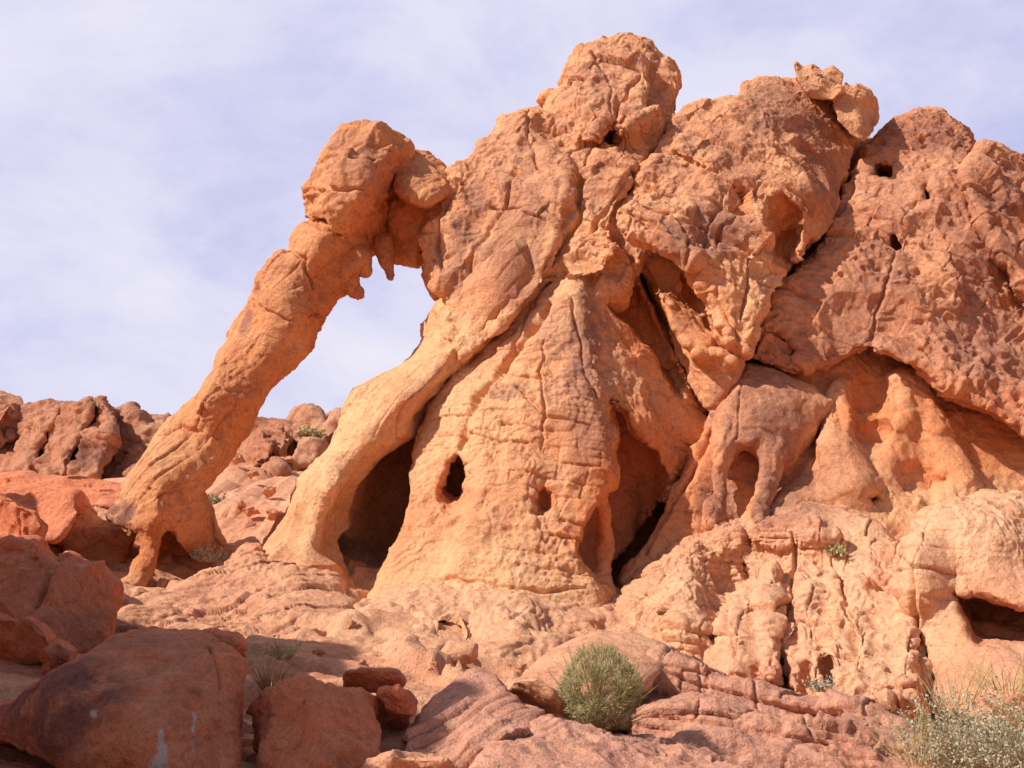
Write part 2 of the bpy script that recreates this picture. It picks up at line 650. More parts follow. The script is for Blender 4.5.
class NT:
    def __init__(s, nt):
        s.nt = nt
    def n(s, typ, **kw):
        o = s.nt.nodes.new(typ)
        for k, v in kw.items():
            setattr(o, k, v)
        return o
    def l(s, a, b):
        s.nt.links.new(a, b)
    def noise(s, vec, scale, detail=4, rough=0.55, dist=0.0):
        o = s.n('ShaderNodeTexNoise')
        o.inputs['Scale'].default_value = scale
        o.inputs['Detail'].default_value = detail
        o.inputs['Roughness'].default_value = rough
        o.inputs['Distortion'].default_value = dist
        s.l(vec, o.inputs['Vector'])
        return o.outputs['Fac']
    def ramp(s, fac, pts):
        o = s.n('ShaderNodeValToRGB')
        el = o.color_ramp.elements
        while len(el) < len(pts):
            el.new(0.5)
        for e, (p, c) in zip(el, pts):
            e.position = p
            e.color = (*c, 1) if len(c) == 3 else c
        s.l(fac, o.inputs['Fac'])
        return o.outputs['Color']
    def mix(s, fac, a, b, mode='MIX'):
        o = s.n('ShaderNodeMix', data_type='RGBA', blend_type=mode)
        for sock, val in ((o.inputs[0], fac), (o.inputs[6], a), (o.inputs[7], b)):
            if isinstance(val, (int, float)):
                sock.default_value = val
            elif isinstance(val, tuple):
                sock.default_value = (*val, 1)
            else:
                s.l(val, sock)
        return o.outputs[2]
    def math(s, op, a, b=None, clamp=False):
        o = s.n('ShaderNodeMath', operation=op, use_clamp=clamp)
        for i, val in enumerate((a, b)):
            if val is None: continue
            if isinstance(val, (int, float)):
                o.inputs[i].default_value = val
            else:
                s.l(val, o.inputs[i])
        return o.outputs[0]

def sandstone(name, base=(0.50, 0.235, 0.115), pale=(0.60, 0.36, 0.21), red=(0.40, 0.125, 0.05), varn=(0.24, 0.10, 0.08),
              bump=1.0, strata=(0.18, 0.25, 0.95), freckle=1.0, autov=0.25, joints=1.0):
    m, nt = nodes(name)
    k = NT(nt)
    tc = k.n('ShaderNodeTexCoord')
    ob = tc.outputs['Object']
    big = k.noise(ob, 0.55, 5, 0.6, 0.4)
    mid = k.noise(ob, 2.3, 6, 0.62, 0.3)
    fin = k.noise(ob, 14, 6, 0.65)
    gra = k.noise(ob, 48, 4, 0.7)
    col = k.mix(k.ramp(big, [(0.32, (0, 0, 0)), (0.7, (1, 1, 1))]), base, k.mix(0.55, base, pale))
    redm = k.ramp(k.noise(ob, 0.9, 5, 0.6, 0.6), [(0.45, (0, 0, 0)), (0.75, (1, 1, 1))])
    col = k.mix(k.math('MULTIPLY', redm, 0.55), col, red)
    # thin bedding tints
    dt = k.n('ShaderNodeVectorMath', operation='DOT_PRODUCT')
    k.l(ob, dt.inputs[0])
    dt.inputs[1].default_value = strata
    cb = k.n('ShaderNodeCombineXYZ')
    k.l(k.math('ADD', k.math('MULTIPLY', dt.outputs['Value'], 5.0), k.math('MULTIPLY', mid, 1.6)), cb.inputs[0])
    bed = k.noise(cb.outputs[0], 1.0, 3, 0.6)
    col = k.mix(k.math('MULTIPLY', k.ramp(bed, [(0.4, (0, 0, 0)), (0.7, (1, 1, 1))]), 0.28), col, pale)
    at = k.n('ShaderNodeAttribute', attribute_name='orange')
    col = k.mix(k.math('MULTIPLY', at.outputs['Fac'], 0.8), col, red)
    at = k.n('ShaderNodeAttribute', attribute_name='pale')
    col = k.mix(k.math('MULTIPLY', at.outputs['Fac'], 0.85), col, pale)
    # weathered brown crust, flaked off in places down to fresh stone
    at = k.n('ShaderNodeAttribute', attribute_name='crust')
    cm = k.ramp(k.noise(ob, 2.6, 8, 0.68, 0.7), [(0.40, (0, 0, 0)), (0.50, (1, 1, 1))])
    cm = k.math('MULTIPLY', cm, at.outputs['Fac'], True)
    crust = k.ramp(k.noise(ob, 9, 6, 0.7), [(0.3, (0.33, 0.15, 0.105)), (0.5, (0.52, 0.245, 0.15)), (0.7, (0.62, 0.32, 0.20))])
    col = k.mix(k.math('MULTIPLY', cm, 0.85), col, crust)
    # hairline joints stained dark
    sc_ = k.n('ShaderNodeMapping')
    sc_.inputs['Scale'].default_value = (1.0, 1.0, 1.9)
    sc_.inputs['Rotation'].default_value = (0.2, 0.35, 0.3)
    k.l(ob, sc_.inputs[0])
    hr = k.n('ShaderNodeTexNoise', noise_type='RIDGED_MULTIFRACTAL')
    hr.inputs['Scale'].default_value = 1.5
    hr.inputs['Detail'].default_value = 4
    hr.inputs['Roughness'].default_value = 0.55
    hr.inputs['Distortion'].default_value = 0.5
    k.l(sc_.outputs[0], hr.inputs['Vector'])
    hair = k.ramp(hr.outputs['Fac'], [(0.72, (0, 0, 0)), (0.86, (1, 1, 1))])
    # desert varnish: masked patches, a few of them painted shade, plus small freckles
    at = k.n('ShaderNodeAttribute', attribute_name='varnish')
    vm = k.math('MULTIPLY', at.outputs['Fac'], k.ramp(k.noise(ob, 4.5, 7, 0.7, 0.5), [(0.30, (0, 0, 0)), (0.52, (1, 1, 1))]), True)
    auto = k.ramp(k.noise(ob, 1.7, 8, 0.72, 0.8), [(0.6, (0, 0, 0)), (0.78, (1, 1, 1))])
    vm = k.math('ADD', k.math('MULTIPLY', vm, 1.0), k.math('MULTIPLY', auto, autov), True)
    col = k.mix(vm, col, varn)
    col = k.mix(k.math('MULTIPLY', hair, 0.30 * joints), col, (0.30, 0.11, 0.06))
    at = k.n('ShaderNodeAttribute', attribute_name='white')
    wm = k.math('MULTIPLY', at.outputs['Fac'], k.ramp(fin, [(0.3, (0.2, 0.2, 0.2)), (0.5, (1, 1, 1))]), True)
    col = k.mix(k.math('MULTIPLY', wm, 0.8), col, (0.62, 0.57, 0.54))
    # grain
    g = k.ramp(fin, [(0.25, (0.70, 0.66, 0.64)), (0.46, (1.08, 1.08, 1.08)), (0.75, (1.25, 1.25, 1.25))])
    col = k.mix(0.75 * freckle, col, g, 'MULTIPLY')
    g3 = k.ramp(k.noise(ob, 5.5, 7, 0.68, 0.4), [(0.30, (0.70, 0.64, 0.62)), (0.50, (1.0, 1.0, 1.0)), (0.70, (1.16, 1.16, 1.16))])
    col = k.mix(0.7, col, g3, 'MULTIPLY')
    g2 = k.ramp(gra, [(0.3, (0.62, 0.58, 0.56)), (0.52, (1.10, 1.10, 1.10)), (0.75, (1.22, 1.22, 1.22))])
    col = k.mix(0.6, col, g2, 'MULTIPLY')
    bs = k.n('ShaderNodeBsdfPrincipled')
    k.l(col, bs.inputs['Base Color'])
    bs.inputs['Roughness'].default_value = 0.93
    bs.inputs['Specular IOR Level'].default_value = 0.15
    # relief finer than the mesh
    rn = k.n('ShaderNodeTexNoise', noise_type='RIDGED_MULTIFRACTAL')
    rn.inputs['Scale'].default_value = 4.5
    rn.inputs['Detail'].default_value = 7
    rn.inputs['Roughness'].default_value = 0.62
    rn.inputs['Distortion'].default_value = 0.3
    k.l(ob, rn.inputs['Vector'])
    hgt = k.math('ADD', k.math('MULTIPLY', fin, 0.06), k.math('MULTIPLY', gra, 0.024))
    hgt = k.math('ADD', hgt, k.math('MULTIPLY', rn.outputs['Fac'], 0.014))
    hgt = k.math('ADD', hgt, k.math('MULTIPLY', bed, 0.03))
    hgt = k.math('SUBTRACT', hgt, k.math('MULTIPLY', hair, 0.02))
    bp = k.n('ShaderNodeBump')
    bp.inputs['Strength'].default_value = 0.75 * bump
    bp.inputs['Distance'].default_value = 1.0
    k.l(hgt, bp.inputs['Height'])
    k.l(bp.outputs['Normal'], bs.inputs['Normal'])
    out = k.n('ShaderNodeOutputMaterial')
    k.l(bs.outputs[0], out.inputs[0])
    return m

def plain(name, cols, scale=20, rough=0.8, transl=0.0):
    m, nt = nodes(name)
    k = NT(nt)
    tc = k.n('ShaderNodeTexCoord')
    nz = k.noise(tc.outputs['Object'], scale, 4, 0.6)
    col = k.ramp(nz, [(0.3 + 0.4 * i / max(1, len(cols) - 1), c) for i, c in enumerate(cols)])
    bs = k.n('ShaderNodeBsdfPrincipled')
    k.l(col, bs.inputs['Base Color'])
    bs.inputs['Roughness'].default_value = rough
    bs.inputs['Specular IOR Level'].default_value = 0.2
    out = k.n('ShaderNodeOutputMaterial')
    k.l(bs.outputs[0], out.inputs[0])
    return m

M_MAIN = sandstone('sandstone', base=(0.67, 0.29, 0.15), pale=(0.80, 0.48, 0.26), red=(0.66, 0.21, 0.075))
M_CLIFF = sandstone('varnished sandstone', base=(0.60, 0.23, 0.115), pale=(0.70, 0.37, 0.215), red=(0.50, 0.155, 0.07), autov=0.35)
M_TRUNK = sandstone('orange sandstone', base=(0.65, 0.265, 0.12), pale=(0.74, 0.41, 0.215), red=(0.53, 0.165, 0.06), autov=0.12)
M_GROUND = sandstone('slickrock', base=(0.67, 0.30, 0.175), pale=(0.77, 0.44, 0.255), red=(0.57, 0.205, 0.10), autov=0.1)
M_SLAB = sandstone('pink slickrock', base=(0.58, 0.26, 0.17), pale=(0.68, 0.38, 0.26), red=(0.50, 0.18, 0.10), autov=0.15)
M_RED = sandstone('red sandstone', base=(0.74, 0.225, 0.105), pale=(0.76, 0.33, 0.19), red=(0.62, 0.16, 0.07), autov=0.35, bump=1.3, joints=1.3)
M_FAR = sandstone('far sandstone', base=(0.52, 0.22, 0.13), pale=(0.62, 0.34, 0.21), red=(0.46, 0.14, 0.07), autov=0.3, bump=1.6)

# ------------------------------------------------------------------ marks read off the photograph
CRACKS += [
    ([(550, 305), (530, 330), (508, 356), (482, 395), (467, 428), (462, 450)], 3.0, 0.14),
    ([(430, 578), (470, 580), (510, 588), (545, 592), (585, 588)], 2.0, 0.06),
    ([(558, 272), (545, 288), (508, 332), (467, 369), (433, 407)], 2.0, 0.08),
    ([(614, 230), (630, 252), (648, 284), (664, 318), (678, 349), (696, 388), (713, 418)], 3.0, 0.25),
    ([(713, 433), (688, 476), (663, 512), (645, 552)], 3.0, 0.3),
    ([(679, 219), (710, 232), (753, 250)], 1.8, 0.10),
    ([(724, 195), (709, 230), (697, 270)], 1.8, 0.10),
    ([(736, 215), (722, 232), (712, 250)], 1.6, 0.08),
    ([(645, 205), (675, 212), (690, 235), (688, 262)], 2.0, 0.08),
    ([(640, 222), (668, 236), (690, 246)], 1.4, 0.06),
    ([(753, 250), (748, 285), (742, 320)], 1.6, 0.07),
    ([(716, 290), (724, 312), (738, 340)], 1.8, 0.08),
    ([(640, 70), (619, 105), (613, 125), (591, 156), (582, 184), (580, 219), (556, 250), (545, 273)], 2.2, 0.12),
    ([(588, 45), (600, 62), (612, 90), (612, 118)], 1.5, 0.06),
    ([(630, 172), (619, 195), (595, 219), (582, 234)], 2.2, 0.10),
    ([(673, 125), (650, 155), (632, 186), (616, 212)], 2.2, 0.12),
    ([(511, 180), (503, 203), (490, 227), (478, 250), (466, 285)], 1.8, 0.08),
    ([(490, 207), (512, 204), (533, 208)], 1.4, 0.06),
    ([(462, 172), (443, 211), (435, 242), (440, 270)], 2.0, 0.10),
    ([(421, 254), (440, 258), (455, 252)], 1.6, 0.06),
    ([(529, 108), (528, 140), (540, 170)], 1.5, 0.06),
    ([(500, 424), (517, 425), (533, 428)], 1.3, 0.05),
    ([(517, 388), (532, 404), (546, 417), (566, 418), (590, 424)], 1.5, 0.06),
    ([(467, 434), (484, 436), (505, 441), (530, 446)], 1.3, 0.05),
    ([(571, 300), (579, 335), (586, 372), (605, 400)], 1.6, 0.05),
    ([(495, 370), (520, 376), (548, 374)], 1.2, 0.045),
    ([(530, 300), (520, 330), (505, 360), (498, 390)], 1.4, 0.05),
    ([(545, 340), (540, 372), (546, 417), (540, 450)], 1.2, 0.045),
    ([(975, 145), (959, 174), (970, 205), (985, 225)], 1.8, 0.10),
    ([(836, 209), (819, 237), (794, 265), (769, 300), (750, 345)], 2.4, 0.14),
    ([(858, 150), (852, 172), (848, 195), (836, 212)], 3.2, 0.3),
    ([(746, 360), (770, 369), (792, 375), (812, 382)], 1.8, 0.12),
    ([(765, 329), (756, 343), (746, 358)], 1.8, 0.10),
    ([(765, 330), (780, 338), (795, 349), (792, 360)], 1.5, 0.08),
    ([(900, 240), (880, 300), (870, 352)], 1.6, 0.06),
    ([(740, 380), (738, 410), (736, 440)], 1.0, 0.04),
    ([(600, 300), (626, 345), (650, 385), (664, 430)], 1.6, 0.06),
    ([(625, 305), (660, 365), (690, 410)], 1.6, 0.07),
    # trunk
    ([(300, 213), (322, 228), (345, 236), (352, 226)], 2.2, 0.12),
    ([(293, 250), (305, 262), (312, 290)], 1.5, 0.06),
    ([(305, 188), (330, 192), (362, 190)], 1.5, 0.06),
    ([(322, 160), (345, 166), (380, 158)], 1.3, 0.05),
    ([(330, 150), (360, 148), (392, 140)], 1.3, 0.05),
    ([(155, 433), (180, 425), (200, 432)], 2.0, 0.08),
    ([(247, 296), (262, 310), (290, 322)], 1.6, 0.06),
    # lower right
    ([(724, 590), (726, 620), (730, 660)], 1.8, 0.10),
    ([(792, 530), (796, 560), (790, 600), (780, 640)], 1.8, 0.12),
    ([(833, 557), (842, 580), (848, 610), (850, 650)], 1.8, 0.10),
    ([(905, 560), (915, 600), (925, 660), (935, 690)], 2.0, 0.14),
    ([(758, 660), (756, 690), (760, 715)], 1.5, 0.07),
    ([(664, 672), (720, 690), (800, 708), (860, 722)], 1.5, 0.07),
    ([(700, 662), (700, 690), (694, 720)], 1.4, 0.06),
    ([(800, 705), (812, 740)], 1.4, 0.06),
    ([(640, 712), (700, 722), (760, 735), (830, 745)], 1.4, 0.06),
    ([(209, 643), (214, 662), (219, 692)], 2.0, 0.03),
    ([(62, 557), (50, 580), (33, 611)], 2.4, 0.06),
]
VARN_SHADE += [(770, 108, 40, 28, .55), (740, 150, 30, 30, .3), (700, 235, 45, 30, .65), (475, 200, 14, 22, .7), (460, 232, 16, 26, .6), (520, 250, 28, 60, .45),
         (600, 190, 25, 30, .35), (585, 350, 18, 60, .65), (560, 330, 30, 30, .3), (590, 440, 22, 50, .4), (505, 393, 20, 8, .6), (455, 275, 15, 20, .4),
         (820, 160, 25, 60, .6), (930, 130, 70, 22, .6), (980, 250, 40, 70, .6), (880, 285, 40, 50, .5), (1005, 200, 24, 40, .7), (850, 345, 70, 22, .45),  # first spot paints shade on the slab's right-facing facet
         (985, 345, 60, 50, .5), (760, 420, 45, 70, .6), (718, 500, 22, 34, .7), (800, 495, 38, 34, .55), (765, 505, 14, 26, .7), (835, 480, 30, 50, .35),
         (240, 315, 10, 18, .7), (118, 515, 18, 16, .9), (118, 465, 20, 14, .3), (88, 455, 22, 14, .9), (345, 150, 30, 20, .3), (60, 700, 70, 50, .9), (85, 640, 60, 30, .4)]  # last two spots put the left boulders' own shade into the colour
CRUST += [(615, 90, 75, 75, 1), (520, 170, 60, 70, .8), (480, 250, 50, 60, .6), (700, 180, 70, 90, .75), (790, 110, 60, 50, .8), (590, 380, 36, 80, .7), (930, 180, 90, 60, .8), (985, 320, 70, 60, .7), (850, 300, 50, 50, .6), (355, 160, 44, 40, .6), (760, 420, 50, 70, .6), (280, 280, 30, 40, .4), (60, 600, 70, 60, .5), (120, 690, 140, 70, .5)]
ORNG += [(625, 500, 55, 95, 1), (640, 320, 36, 44, .9), (690, 330, 40, 60, .35), (335, 300, 40, 60, .7), (385, 210, 30, 70, .9), (260, 400, 50, 60, .4), (744, 478, 14, 34, 1), (865, 405, 28, 36, .8),  # orange stone of the hollows, with warm bounced light painted in
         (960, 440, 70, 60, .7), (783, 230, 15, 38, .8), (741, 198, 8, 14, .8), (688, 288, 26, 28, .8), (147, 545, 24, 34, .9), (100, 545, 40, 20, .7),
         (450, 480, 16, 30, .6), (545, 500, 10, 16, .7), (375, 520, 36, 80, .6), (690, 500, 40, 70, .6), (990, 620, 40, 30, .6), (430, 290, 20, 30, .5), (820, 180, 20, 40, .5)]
PALE += [(340, 470, 60, 110, .7), (430, 340, 60, 60, .5), (450, 600, 160, 60, .6), (970, 530, 80, 50, .9), (700, 600, 110, 70, .6), (870, 600, 100, 100, .8), (470, 420, 60, 70, .4),
         (160, 440, 20, 30, .5), (560, 310, 40, 40, .4), (760, 300, 30, 50, .4)]

FORM = empty('rock_formation', (0.6, 15.0, 2.0))
tag(FORM, 'towering red sandstone formation shaped like an elephant, with a leaning trunk and open arch', 'rock formation')

SP_FACE = dict(lump=(1.3, 0.06), facet=[(1.1, 0.40), (0.42, 0.13), (0.18, 0.035)], flake=(0.8, 0.22, 0.05), brick=[((0.45, 0.1, 0.88), 0.42, 0.7, 0.06, 0.05, 0.35), ((0.45, 0.1, 0.88), 0.13, 0.3, 0.02, 0.025, 0.1)],
               fine=(0.14, 0.022), grit=(0.24, 0.08, 0.018), pits=(0.22, 0.04, 0.3))
SP_SMOOTH = dict(lump=(1.3, 0.05), facet=[(1.2, 0.26), (0.45, 0.07)], flake=(0.9, 0.14, 0.035), brick=[((0.15, 0.2, 0.95), 0.3, 0.6, 0.03, 0.03, 0.0)], fine=(0.16, 0.012), grit=(0.3, 0.06, 0.014))
SP_LEG = dict(lump=(1.3, 0.05), facet=[(1.4, 0.42), (0.5, 0.0735)], flake=(0.9, 0.12, 0.03), brick=[((-0.8, 0.25, 0.5), 0.24, 1.5, 0.035, 0.03, 0.25)], fine=(0.15, 0.012), grit=(0.3, 0.06, 0.014))
SP_CONE = dict(lump=(1.0, 0.05), facet=[(1, 0.252), (0.35, 0.0525)], flake=(0.7, 0.12, 0.03), brick=[((0.10, 0.1, 0.98), 0.25, 0.5, 0.035, 0.035, 0.1), ((0.10, 0.1, 0.98), 0.10, 0.5, 0.016, 0.02, 0.1)],
               fine=(0.14, 0.014), grit=(0.22, 0.07, 0.016))
SP_TRUNK = dict(lump=(1.2, 0.03), facet=[(1.6, 0.30), (0.4, 0.06)], flake=(0.9, 0.12, 0.04), brick=[((-0.75, 0.3, 0.55), 0.3, 1.3, 0.05, 0.035, 0.3), ((-0.75, 0.3, 0.55), 0.1, 0.5, 0.014, 0.02, 0.0)], fine=(0.15, 0.018), grit=(0.25, 0.07, 0.016))

# ---------------------------------------------------------------- leaning trunk
r = Rock(0.06)
r.plate([(302, 215), (293, 235), (295, 251), (277, 253), (255, 291), (234, 328), (211, 366), (187, 403), (169, 419), (155, 433), (148, 444), (130, 472), (116, 490),
         (119, 502), (104, 520), (134, 531), (152, 535), (165, 528), (185, 560), (215, 560), (213, 525), (200, 497), (213, 484), (232, 458), (253, 423), (267, 394), (293, 370), (314, 348), (316, 332), (323, 314),
         (337, 297), (348, 286), (362, 262), (366, 240), (345, 222)],
        [(300, 222, 16.2), (320, 238, 15.7), (345, 255, 16.15), (255, 300, 16.1), (270, 303, 15.55), (300, 300, 15.75), (332, 296, 16.2), (190, 405, 15.8), (204, 400, 15.3), (235, 392, 15.5), (275, 385, 15.95), (120, 495, 15.5), (152, 490, 14.95), (180, 490, 15.2), (208, 490, 15.7), (150, 530, 15.0), (205, 555, 15.9)],
        thick=1.5, r=0.16, lam=0.004)
r.plate([(165, 500), (205, 495), (215, 525), (226, 560), (225, 600), (120, 600), (135, 560), (152, 535)], [(165, 520, 16.5), (215, 540, 16.7), (170, 590, 16.3)], thick=1.2, r=0.3)
r.tube([(151, 522, 15.3, 16), (150, 545, 15.2, 11), (146, 562, 15.1, 11), (136, 580, 14.9, 13), (122, 588, 14.8, 9)], k=0.15)
r.plate([(60, 512), (80, 498), (98, 522), (134, 531), (120, 575), (75, 560), (50, 540)], [(60, 520, 15.9), (120, 530, 16.2), (90, 560, 15.9)], thick=0.6, r=0.15)
r.tube([(345, 270, 16.3, 14), (349, 284, 16.3, 9), (358, 294, 16.3, 7)], k=0.06)
r.tube([(358, 258, 16.3, 10), (364, 272, 16.3, 5)], k=0.06)
rock(r, 'trunk', M_TRUNK, SP_TRUNK, FORM, seed=100, lv=2)

r = Rock(0.045)
r.plate([(347, 130), (370, 129), (398, 138), (408, 149), (408, 165), (396, 180), (388, 205), (386, 235), (376, 254), (361, 258), (345, 243), (330, 227), (302, 217), (309, 183), (328, 150)],
        [(310, 203, 16.0), (328, 150, 16.2), (368, 180, 15.3), (350, 222, 15.5), (396, 148, 15.8), (400, 180, 16.5), (372, 235, 16.5), (350, 128, 16.3)], thick=1.4, r=0.12, lam=0.004)
rock(r, 'cap_block', M_TRUNK, dict(SP_TRUNK, facet=[(0.9, 0.462), (0.35, 0.147)], brick=[((0.1, 0.1, 0.99), 0.25, 0.6, 0.06, 0.04, 0.5)]), FORM, seed=200)

r = Rock(0.045)
r.plate([(411, 150), (428, 151), (444, 164), (454, 176), (446, 200), (428, 212), (405, 207), (391, 190), (393, 168)], [(400, 160, 16.3), (425, 185, 16.0), (450, 180, 16.4)], thick=1.1, r=0.25)
r.plate([(388, 195), (428, 208), (455, 190), (440, 235), (424, 262), (418, 272), (405, 264), (395, 262), (386, 240)], [(390, 220, 16.6), (425, 230, 16.7)], thick=1.1, r=0.3)
r.tube([(386, 192, 16.9, 13), (396, 215, 16.9, 14), (410, 225, 16.9, 16)], k=0.1)
r.tube([(384, 240, 16.6, 9), (386, 262, 16.5, 8), (390, 276, 16.5, 6)], k=0.08)
rock(r, 'bridge_block', M_TRUNK, dict(SP_TRUNK, facet=[(0.6, 0.26), (0.3, 0.08)]), FORM, seed=300)

# ---------------------------------------------------------------- front leg
r = Rock(0.06)
r.plate([(446, 306), (440, 322), (433, 338), (412, 357), (396, 364), (379, 374), (354, 390), (342, 417), (329, 447), (300, 492), (279, 528), (262, 545), (250, 562), (240, 590), (245, 645), (310, 645), (338, 620), (328, 575), (323, 547), (333, 513), (356, 480),
         (387, 449), (412, 432), (433, 405), (467, 367), (508, 330), (545, 286), (562, 258), (575, 225), (545, 222), (505, 250), (470, 285)],
        [(300, 560, 14.45), (332, 490, 14.7), (372, 420, 14.9), (402, 388, 14.9), (450, 345, 15.1), (500, 290, 15.2), (548, 235, 15.5), (277, 530, 15.3), (342, 417, 15.7), (379, 374, 15.75), (433, 338, 15.8),
         (337, 560, 14.9), (367, 480, 15.25), (415, 434, 15.4), (467, 367, 15.45), (545, 286, 15.6), (240, 570, 14.6), (260, 605, 13.9), (320, 600, 14.0)], thick=3.4, r=0.25, lam=0.004)
r.plate([(354, 390), (379, 374), (412, 357), (433, 338), (452, 330), (470, 345), (440, 385), (412, 405), (380, 402), (362, 400)], [(370, 385, 15.4), (450, 335, 15.3), (400, 400, 14.85), (450, 372, 15.1)], thick=1, r=0.25, k=0.1)
rock(r, 'buttress', M_MAIN, SP_LEG, FORM, seed=400, lv=2)

# ---------------------------------------------------------------- head wall and peak
r = Rock(0.065)
r.plate([(453, 172), (470, 160), (486, 137), (502, 115), (529, 105), (546, 109), (550, 96), (567, 82), (571, 66), (585, 45), (600, 40), (630, 39), (648, 44), (660, 57), (671, 62), (681, 71), (680, 90), (680, 109),
         (690, 125), (680, 160), (660, 240), (620, 300), (575, 300), (552, 284), (508, 330), (467, 367), (445, 380), (440, 345), (440, 322), (446, 304), (431, 293), (421, 273), (421, 254), (414, 242), (427, 207)],
        [(430, 260, 15.9), (475, 300, 15.5), (560, 270, 15.5), (610, 230, 15.6), (500, 200, 15.9), (580, 150, 16.4), (620, 40, 17.3), (520, 112, 17.0), (665, 110, 16.9), (655, 200, 15.9), (470, 165, 16.5)], thick=2.6, r=0.2, lam=0.01)
# peak block, left column and broad panels stand proud of the wall
r.plate([(568, 84), (572, 68), (587, 46), (602, 41), (628, 40), (644, 45), (654, 57), (654, 90), (640, 120), (617, 124), (600, 140), (575, 146), (555, 130), (552, 98)], [(560, 120, 16.6), (600, 135, 16.1), (650, 60, 16.7), (610, 35, 17.0), (640, 115, 16.1)], thick=2, r=0.25, k=0.04)
r.plate([(453, 174), (478, 185), (470, 235), (455, 290), (446, 304), (431, 293), (421, 273), (421, 254), (414, 242), (427, 207)], [(455, 180, 16.3), (418, 245, 15.95), (470, 230, 15.75), (445, 300, 15.5)], thick=1.5, r=0.2, k=0.03)
r.plate([(496, 188), (540, 192), (560, 235), (545, 285), (505, 330), (468, 360), (452, 365), (458, 310), (475, 265), (488, 230)], [(500, 210, 15.75), (550, 245, 15.3), (460, 355, 15.25), (520, 300, 15.15)], thick=1.5, r=0.15, k=0.03)
r.plate([(502, 118), (529, 108), (548, 140), (570, 165), (578, 190), (555, 235), (538, 200), (505, 198), (492, 190), (478, 170)], [(505, 125, 16.7), (575, 190, 15.6), (490, 185, 15.9), (548, 220, 15.5)], thick=1.5, r=0.2, k=0.03)
r.plate([(590, 160), (618, 150), (640, 165), (622, 195), (612, 225), (625, 250), (600, 275), (566, 285), (562, 262), (584, 225), (586, 190)], [(600, 165, 15.9), (630, 170, 15.8), (570, 275, 15.2), (615, 240, 15.2)], thick=1.2, r=0.15, k=0.03)
r.plate([(617, 128), (660, 100), (672, 130), (650, 160), (622, 150)], [(620, 140, 16.2), (665, 120, 16.5)], thick=1, r=0.15, k=0.03)
r.pocket([(605, 145), (614, 122), (620, 144)], 16.0, depth=1.5, r=0.1)
rock(r, 'peak', M_MAIN, SP_FACE, FORM, seed=500, lv=2)

# ---------------------------------------------------------------- central cone
r = Rock(0.06)
r.plate([(579, 250), (553, 270), (536, 290), (498, 328), (456, 364), (424, 402), (412, 434), (410, 472), (405, 509), (394, 551), (371, 582), (350, 630), (560, 660), (640, 640), (614, 590), (653, 537), (663, 512), (713, 433), (713, 418), (678, 349), (648, 290), (614, 232), (600, 235)],
        [(586, 300, 15.3), (575, 255, 15.7), (600, 400, 14.55), (607, 460, 14.3), (520, 380, 14.8), (500, 590, 13.5), (400, 570, 14.2), (420, 430, 15.3), (550, 290, 15.5), (650, 330, 16.0), (690, 400, 15.9), (668, 480, 15.4), (610, 590, 13.9), (470, 480, 14.5), (480, 640, 13.2)], thick=2.4, r=0.3, lam=0.006)
r.plate([(579, 255), (562, 280), (545, 310), (512, 352), (484, 393), (468, 428), (470, 455), (474, 482), (464, 506), (446, 560), (420, 600), (400, 660), (610, 660), (606, 560), (611, 480), (610, 405), (594, 330), (588, 280)],
        [(579, 262, 15.45), (512, 360, 14.85), (474, 440, 14.5), (600, 400, 14.35), (609, 470, 14.15), (500, 590, 13.3), (430, 600, 13.6), (600, 600, 13.5), (550, 400, 14.4), (545, 500, 13.95)], thick=1.5, r=0.22, k=0.04, lam=0.006)
r.plate([(586, 300), (604, 305), (640, 365), (668, 420), (667, 495), (650, 470), (625, 425), (607, 400)], [(590, 310, 15.15), (640, 380, 15.5), (665, 490, 15.45), (606, 395, 14.65)], thick=0.8, r=0.12, k=0.05)
r.pocket([(600, 252), (628, 262), (650, 295), (672, 342), (690, 385), (678, 398), (655, 358), (632, 330), (606, 302), (593, 280)], [(600, 280, 15.4), (640, 290, 15.8), (680, 380, 15.75)], depth=0.9, r=0.3, k=0.04)
r.pocket([(608, 400), (625, 412), (645, 440), (668, 475), (664, 508), (653, 535), (614, 588), (598, 575), (574, 550), (580, 522), (594, 500), (610, 478), (613, 440)], [(610, 420, 15.2), (660, 480, 15.6), (600, 560, 14.8), (580, 540, 14.6)], depth=0.75, r=0.4)
r.pocket([(640, 480), (655, 478), (660, 500), (652, 530), (640, 545), (634, 520)], [(648, 510, 15.8)], depth=0.5, r=0.2)
r.tube([(584, 468, 14.35, 6), (598, 492, 14.35, 6), (604, 512, 14.4, 5), (606, 545, 14.6, 7), (603, 580, 14.4, 10)], k=0.05)
r.pocket([(460, 453), (466, 464), (467, 480), (458, 501), (446, 507), (437, 499), (436, 480), (444, 462), (452, 457)], 14.5, depth=1.6, r=0.1, k=0.08)
r.pocket([(543, 480), (550, 492), (552, 507), (546, 515), (535, 514), (532, 499)], [(542, 500, 14.2)], depth=0.2, r=0.2, k=0.03)
r.pocket([(452, 448), (466, 452), (474, 478), (466, 508), (446, 514), (432, 500), (432, 470)], [(452, 480, 14.35)], depth=0.3, r=0.12, k=0.1)
rock(r, 'cone', M_MAIN, SP_CONE, FORM, seed=600, lv=2)

